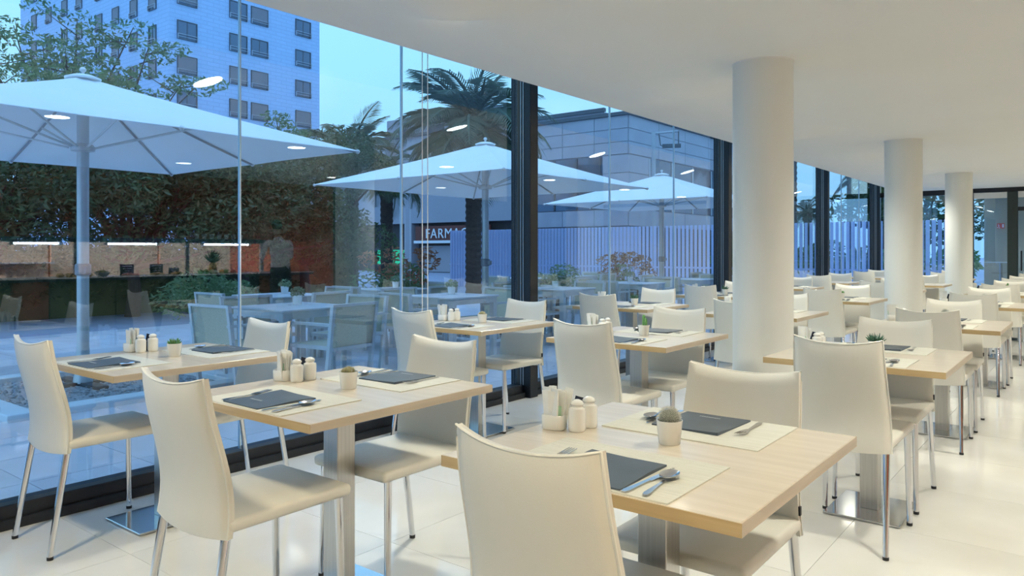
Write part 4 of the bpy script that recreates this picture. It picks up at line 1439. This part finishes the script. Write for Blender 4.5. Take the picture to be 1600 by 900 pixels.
M['bluecloth'] = pmat('blue_cloth', (0.03, 0.08, 0.30), 0.8, var=0.1, scale=10)
M['shirt'] = pmat('white_shirt', (0.80, 0.80, 0.84), 0.8, var=0.03, scale=10)
M['trouser'] = pmat('navy_trousers', (0.02, 0.025, 0.05), 0.8, var=0.1, scale=10)
M['skin'] = pmat('skin_tone', (0.55, 0.32, 0.22), 0.55, var=0.06, scale=20)
M['hair'] = pmat('dark_hair', (0.03, 0.02, 0.015), 0.6, var=0.2, scale=60)
M['eye'] = pmat('dark_eye', (0.02, 0.02, 0.02), 0.2, var=0.1, scale=60)
M['exit'] = pmat('red_exit_sign', (0.45, 0.02, 0.02), 0.4, var=0.04, scale=9, emit=(0.6, 0.02, 0.02), estr=0.25)

CT = 0.88
bu = thing('buffet_counter', 'long dark buffet counter mirrored in the left windows', 'counter', (0, 0, 0))
MB().box(3.02, 3.85, 2.4, 8.25, CT - 0.04, CT).build('worktop', 'counter', bu, bevel=(0.004, 1))
for a, b, mt in ((2.45, 3.6, 'counter_front'), (3.62, 4.05, 'counter_red'), (4.07, 4.9, 'counter_front'), (4.92, 6.3, 'counter_front'), (6.32, 7.2, 'counter'), (7.22, 8.2, 'counter_red')):
    MB().box(3.08, 3.80, a, b, 0.08, CT - 0.04).build('front_panel', mt, bu)
MB().box(3.14, 3.75, 2.45, 8.2, 0.0, 0.08).build('plinth', 'black', bu)
MB().box(3.005, 3.02, 2.4, 8.25, CT - 0.005, CT + 0.012).build('counter_lip', 'white', bu)
hdn = thing('buffet_canopy', 'dark shelf with light tubes over the buffet mirrored in left windows', 'shelf', (0, 0, 0))
MB().box(3.30, 4.28, 2.3, 7.75, 1.375, 1.435).build('shelf_board', 'counter', hdn)
for y in (4.50, 6.12, 7.45):
    MB().box(3.36, 3.41, y - 0.03, y + 0.03, CT, 1.375).build('post', 'steel', hdn)
MB().box(3.95, 4.28, 2.5, 4.45, 1.07, 1.085).build('glass_shelf', 'white', hdn)
pn = thing('back_panel', 'light orange wooden panels behind the buffet mirrored in left windows', 'panel', (0, 0, 0))
for a, b in ((2.3, 3.38), (3.40, 4.48), (4.52, 5.6), (5.62, 6.1), (6.14, 7.4)):
    MB().box(4.26, 4.298, a, b, CT - 0.04, 1.375).build('panel', 'panel', pn)
TUBES = [(4.94, 5.66), (6.42, 7.22), (2.75, 3.45), (3.75, 4.3)]
for k, (a, b) in enumerate(TUBES):
    t = thing('light_tube', 'white light tube under the buffet shelf, %s' % ('left of the two long mirrored ones', 'right of the two long mirrored ones', 'at the shelf start', 'above the doughnuts')[k], 'lamp', (0, 0, 0), group='buffet light tubes')
    zt = 1.350
    MB().tube([(3.42, a, zt), (3.42, b, zt)], 0.013, 10).build('tube', 'tube', t)
    ld = bpy.data.lights.new('tube_light', 'AREA')
    ld.shape = 'RECTANGLE'
    ld.size = 0.03
    ld.size_y = b - a
    ld.energy = 170.0
    ld.color = (1.0, 0.95, 0.88)
    lo = bpy.data.objects.new('tube_light', ld)
    C.objects.link(lo)
    lo.parent = t
    lo.location = (3.46, (a + b) / 2, zt - 0.02)
    lo.rotation_euler = (0, R(-52), 0)
    for y in (a - 0.02, b + 0.02):
        MB().box(3.40, 3.44, y - 0.02, y + 0.02, zt - 0.02, 1.375).build('end_cap', 'white', t)
def torus(m, c, R0, r0, n=18, k=8, sq=1.0):
    o = len(m.v)
    for i in range(n):
        a = 2 * PI * i / n
        for j in range(k):
            b = 2 * PI * j / k
            rr = R0 + r0 * math.cos(b)
            m.v.append((c[0] + rr * math.cos(a), c[1] + rr * math.sin(a), c[2] + r0 * sq * math.sin(b)))
    for i in range(n):
        for j in range(k):
            m.f.append((o + i * k + j, o + ((i + 1) % n) * k + j, o + ((i + 1) % n) * k + (j + 1) % k, o + i * k + (j + 1) % k))
            m.mi.append(0)
OR4 = ['first', 'second', 'third', 'fourth', 'fifth', 'sixth', 'seventh', 'eighth']
trd = MB().box(3.06, 3.30, 3.45, 4.12, CT + 0.001, CT + 0.02).build('serving_tray', 'white')
tag(trd, 'white tray under the doughnuts on the buffet', 'tray')
tm = MB()
torus(tm, (0, 0, 0.055), 0.034, 0.021)
tm.v = [(x, z - 0.0 - 0.055, y + 0.055) for x, y, z in tm.v]
tm.v = [(y, x, z) for x, y, z in tm.v]
dm = tm.mesh('doughnut', 'donut', smooth=60)
for k in range(4):
    o = link('doughnut', dm, None, (3.14, 3.62 + 0.115 * k, CT + 0.0202))
    tag(o, 'pink glazed doughnut standing on the buffet tray, %s from the left in the reflection' % OR4[k], 'doughnut', 'doughnuts on the buffet')
for k in range(4):
    o = MB().ell((0, 0, 0.035), (0.045, 0.055, 0.035), 12, 8).build('bread_roll', 'bread', loc=(3.16, 4.22 + 0.12 * k, CT + 0.0005))
    tag(o, 'golden bread roll on the buffet beside the doughnuts, %s from the left' % OR4[k], 'bread', 'bread rolls on the buffet')
t = thing('olive_bowl', 'glass bowl heaped with olives on the buffet', 'bowl', (3.2, 4.78, CT + 0.0005))
MB().lathe([(0.05, 0), (0.09, 0.05), (0.10, 0.07), (0.095, 0.07), (0.08, 0.05)], n=24).build('bowl', 'jar', t, smooth=50)
om = MB()
ro = random.Random(4)
for k in range(60):
    a, r = ro.uniform(0, 6.3), 0.075 * math.sqrt(ro.random())
    om.ell((r * math.cos(a), r * math.sin(a), 0.06 + 0.03 * (1 - r / 0.08) + ro.uniform(-.005, .01)), (0.012, 0.010, 0.010), 6, 5)
o = om.build('olives', 'olive', t, smooth=60)
o['kind'] = 'stuff'
for k, (y, w, h) in enumerate(((5.22, 0.20, 0.17), (5.66, 0.20, 0.17), (5.93, 0.16, 0.11))):
    t = thing('chalkboard', ('large rounded chalkboard with white writing on the buffet', 'square chalkboard near the buffet post', 'smallest chalkboard on the buffet')[k], 'sign', (3.42, y, CT + 0.0005), group='buffet chalkboards')
    MB().box(-0.008, 0.008, -w / 2, w / 2, 0, h).build('board', 'board', t, bevel=(0.004, 2))
    m = MB()
    for q in range(4):
        ww = w * (0.36 if q == 0 else ro.uniform(0.15, 0.33))
        m.box(-0.0095, -0.0082, -ww, ww, h * (0.80 - 0.19 * q), h * (0.80 - 0.19 * q) + (0.014 if q == 0 else 0.007))
    m.build('chalk_writing', 'chalk', t)
for k, (y, mt, nm) in enumerate(((5.15, 'ham', 'rosy cold cuts'), (5.55, 'bread', 'pale biscuits'), (5.85, 'bread', 'golden pastries'), (6.85, 'melon', 'watermelon wedges'))):
    t = thing('platter', 'white oval platter of %s on the buffet' % nm, 'platter', (3.16, y, CT + 0.0005), group='buffet platters')
    MB().lathe([(0.08, 0), (0.14, 0.012), (0.145, 0.016), (0.12, 0.012)], n=28).build('dish', 'china', t, smooth=40)
    m = MB()
    for q in range(26):
        a, r = ro.uniform(0, 6.3), 0.10 * math.sqrt(ro.random())
        m.ell((r * math.cos(a), r * math.sin(a), 0.025 + 0.02 * (1 - r / 0.1)), (0.03, 0.022, 0.012), 7, 5)
    o = m.build('food', mt, t, smooth=60)
    o['kind'] = 'stuff'
def fruit(nm, mt, y, x, r, lab, z=0.0005):
    t = thing(nm, lab, 'fruit', (x, y, CT + z), group='fruit on the buffet')
    MB().lathe([(r * 0.3, 0.0), (r * 0.75, r * 0.22), (r, r * 0.85), (r * 0.88, r * 1.45), (r * 0.45, r * 1.78), (r * 0.12, r * 1.66)], n=16).build('flesh', mt, t, smooth=70)
    MB().tube([(0, 0, r * 1.6), (0.004, 0.002, r * 2.05)], 0.003, 5).build('stem', 'bark', t)
fruit('green_apple', 'apple_green', 6.20, 3.12, 0.042, 'green apple at the left of the buffet fruit')
fruit('green_apple', 'apple_green', 6.31, 3.15, 0.042, 'second green apple from the left of the buffet fruit')
fruit('red_apple', 'apple_red', 6.38, 3.26, 0.042, 'dark red apple behind the green apples')
fruit('red_apple', 'apple_red', 6.44, 3.12, 0.042, 'red apple before the pineapple')
fruit('orange', 'orange', 6.56, 3.12, 0.040, 'orange right of the pineapple')
fruit('green_apple', 'apple_green', 6.66, 3.17, 0.042, 'green apple right of the orange on the buffet')
fruit('red_apple', 'apple_red', 6.76, 3.14, 0.042, 'rightmost red apple on the buffet')
t = thing('pineapple', 'whole pineapple with tall leaf crown on the buffet', 'fruit', (3.28, 6.50, CT + 0.0005))
MB().lathe([(0.03, 0), (0.055, 0.02), (0.062, 0.08), (0.055, 0.15), (0.03, 0.175), (0.01, 0.18)], n=18).build('body', 'pineapple', t, smooth=60)
m = MB()
for k in range(30):
    a = k * 2.39996
    el = 0.55 + 0.95 * k / 30
    d = Vector((math.cos(a) * math.cos(el), math.sin(a) * math.cos(el), math.sin(el)))
    p = Vector((0, 0, 0.165 + 0.02 * k / 30))
    m.tube([p, p + d * 0.11, p + d * 0.19 + Vector((0, 0, 0.02))], [0.012, 0.010, 0.001], 5)
m.build('leaf_crown', 'succulent', t)
for k in range(8):
    t = thing('glass_jar', 'small glass jar on the buffet back shelf, %s from the left' % OR4[k], 'jar', (4.1, 2.75 + 0.105 * k, 1.0855), group='jars on the buffet shelf')
    MB().lathe([(0.035, 0), (0.04, 0.005), (0.04, 0.08), (0.033, 0.09)], n=16).build('jar_body', 'jar', t, smooth=40)
    MB().lathe([(0.036, 0.0905), (0.036, 0.105)], n=16).build('lid', 'white', t)
for k in range(7):
    t = MB().lathe([(0.025, 0), (0.04, 0.07), (0.042, 0.085), (0.038, 0.085), (0.03, 0.01)], n=16).build('cup', 'china', smooth=40, loc=(3.5, 6.35 + 0.13 * k, 1.4355))
    tag(t, 'white cup on top of the buffet shelf, %s from the left' % OR4[k], 'cup', 'cups on the buffet shelf')

# ---------------------------------------------------------------- people at the buffet
def make_person(label, x, y, rz, lean, name='person'):
    root = thing(name, label, 'person', (x, y, 0), rz)
    V, E, RR = [], [], []
    def v(p, r, par=None):
        V.append(p)
        RR.append(r)
        if par is not None:
            E.append((par, len(V) - 1))
        return len(V) - 1
    L = lean
    pel = v((0, 0, 0.98), (0.15, 0.11))
    ab = v((0, 0.06 * L, 1.13), (0.145, 0.10), pel)
    ch = v((0, 0.20 * L, 1.30), (0.165, 0.115), ab)
    nk0 = v((0, 0.30 * L, 1.44), (0.085, 0.07), ch)
    nk = v((0, 0.36 * L, 1.51), (0.05, 0.05), nk0)
    hands = []
    for s in (-1, 1):
        hip = v((s * 0.095, 0, 0.90), (0.085, 0.09), pel)
        kn = v((s * 0.105, 0.03 * (1 if s > 0 else 0.4), 0.50), (0.056, 0.058), hip)
        an = v((s * 0.11, -0.03, 0.09), (0.040, 0.042), kn)
        hl = v((s * 0.112, 0.02, 0.045), (0.042, 0.038), an)
        v((s * 0.125, 0.17, 0.032), (0.040, 0.026), hl)
        sh = v((s * 0.185, 0.24 * L, 1.395), (0.062, 0.060), ch)
        el = v((s * 0.235, 0.36 * L + 0.05, 1.14), (0.043, 0.043), sh)
        wr = v((s * 0.19, 0.46 * L + 0.26, 1.06), (0.028, 0.024), el)
        pm = v((s * 0.185, 0.46 * L + 0.335, 1.045), (0.034, 0.016), wr)
        hands.append((s, Vector(V[pm])))
        for q, (dx, ln) in enumerate(((-0.026, 0.055), (-0.009, 0.064), (0.009, 0.060), (0.026, 0.048))):
            a = v((s * 0.185 + dx, 0.46 * L + 0.38, 1.043), (0.0095, 0.009), pm)
            b = v((s * 0.185 + dx * 1.15, 0.46 * L + 0.38 + ln * 0.6, 1.030), (0.0088, 0.0085), a)
            v((s * 0.185 + dx * 1.15, 0.46 * L + 0.38 + ln, 1.010), (0.0078, 0.0078), b)
        a = v((s * 0.185 - s * 0.042, 0.46 * L + 0.325, 1.035), (0.011, 0.010), pm)
        v((s * 0.185 - s * 0.056, 0.46 * L + 0.365, 1.020), (0.0095, 0.0095), a)
    me = bpy.data.meshes.new('body_frame')
    me.from_pydata(V, E, [])
    o = bpy.data.objects.new('body_frame', me)
    C.objects.link(o)
    sk = o.modifiers.new('skin', 'SKIN')
    sk.use_smooth_shade = True
    for i, d in enumerate(me.skin_vertices[0].data):
        d.radius = RR[i]
        d.use_root = (i == 0)
    sb = o.modifiers.new('sub', 'SUBSURF')
    sb.levels = 2
    sb.render_levels = 2
    dg = bpy.context.evaluated_depsgraph_get()
    bm_ = bpy.data.meshes.new_from_object(o.evaluated_get(dg))
    bpy.data.objects.remove(o, do_unlink=True)
    bm_.materials.clear()
    for k in ('shirt', 'trouser', 'skin', 'rubber'):
        bm_.materials.append(M[k])
    for p in bm_.polygons:
        c = p.center
        if c.z < 0.10:
            p.material_index = 3
        elif c.z < 0.99:
            p.material_index = 1
        elif c.z > 1.475 and abs(c.x) < 0.1:
            p.material_index = 2
        elif abs(c.x) > 0.1 and c.y > 0.46 * L + 0.235:
            p.material_index = 2
        else:
            p.material_index = 0
        p.use_smooth = True
    link('body', bm_, root)
    hc = (0, 0.42 * L + 0.02, 1.635)
    h = MB()
    nu, nv = 20, 16
    for i in range(nv + 1):
        ph = -PI / 2 + PI * i / nv
        cr, zz = max(math.cos(ph), 0.03), math.sin(ph)
        for k in range(nu):
            a = 2 * PI * k / nu
            yy = math.sin(a) * cr
            xx = math.cos(a) * cr
            jaw = 1 - 0.22 * max(0, -zz)
            nose = 0.020 * max(0, 1 - abs(xx) * 7) * max(0, 1 - abs(zz + 0.12) * 4.5) if yy > 0 else 0
            brow = -0.006 if (yy > 0.6 and abs(zz - 0.08) < 0.12 and 0.2 < abs(xx) < 0.6) else 0
            h.v.append((hc[0] + 0.075 * xx * jaw, hc[1] + 0.095 * yy + nose + brow, hc[2] + 0.118 * zz))
    for i in range(nv):
        for k in range(nu):
            h.f.append((i * nu + k, i * nu + (k + 1) % nu, (i + 1) * nu + (k + 1) % nu, (i + 1) * nu + k))
            h.mi.append(0)
    for s in (-1, 1):
        h.ell((hc[0] + s * 0.077, hc[1] - 0.005, hc[2] - 0.01), (0.010, 0.020, 0.032), 8, 6)
    hd_ = h.build('head', 'skin', root, smooth=70)
    for s in (-1, 1):
        MB().ell((hc[0] + s * 0.030, hc[1] + 0.083, hc[2] + 0.008), (0.011, 0.006, 0.006), 8, 6).build('eye', 'eye', hd_)
    MB().ell((hc[0], hc[1] + 0.088, hc[2] - 0.058), (0.022, 0.006, 0.006), 8, 6).build('mouth', 'ham', hd_)
    MB().ell((hc[0], hc[1] - 0.016, hc[2] + 0.032), (0.084, 0.096, 0.098), 16, 10).build('hair', 'hair', hd_, smooth=70)
    return root
make_person('person in white shirt leaning over the buffet, mirrored left of the column', 2.62, 7.30, -PI / 2 + 0.35, 0.55)
make_person('person in white shirt reaching to the buffet end, mirrored behind the column', 2.75, 8.75, -PI / 2 + 1.15, 0.75)

# exit sign and a bar table in the vestibule
ex = thing('exit_sign', 'small red exit sign on the vestibule wall beyond the glass door', 'sign', (-1.86, 21.19, 1.84))
MB().box(-0.075, 0.075, -0.03, 0.0, -0.06, 0.06).build('sign_box', 'exit', ex)
MB().cbox((-0.045, -0.0315, 0.032), (0.015, 0.002, 0.015)).cbox((-0.04, -0.0315, 0.0), (0.02, 0.002, 0.045)).cbox((-0.06, -0.0315, -0.04), (0.03, 0.002, 0.015)).cbox((-0.025, -0.0315, -0.045), (0.015, 0.002, 0.035)).cbox((0.045, -0.0315, 0.0), (0.035, 0.002, 0.08)).build('running_figure', 'signtext', ex)
bt = thing('bar_table', 'small grey bar table standing in the vestibule beyond the door', 'table', (-1.75, 19.9, 0))
MB().box(-0.28, 0.28, -0.28, 0.28, 0.98, 1.0).build('tabletop', 'tabletop_out', bt)
MB().cyl((0, 0, 0.01), (0, 0, 0.98), 0.03).build('pedestal', 'steel', bt)
MB().lathe([(0.22, 0), (0.22, 0.012)], n=24).build('base', 'plate', bt)
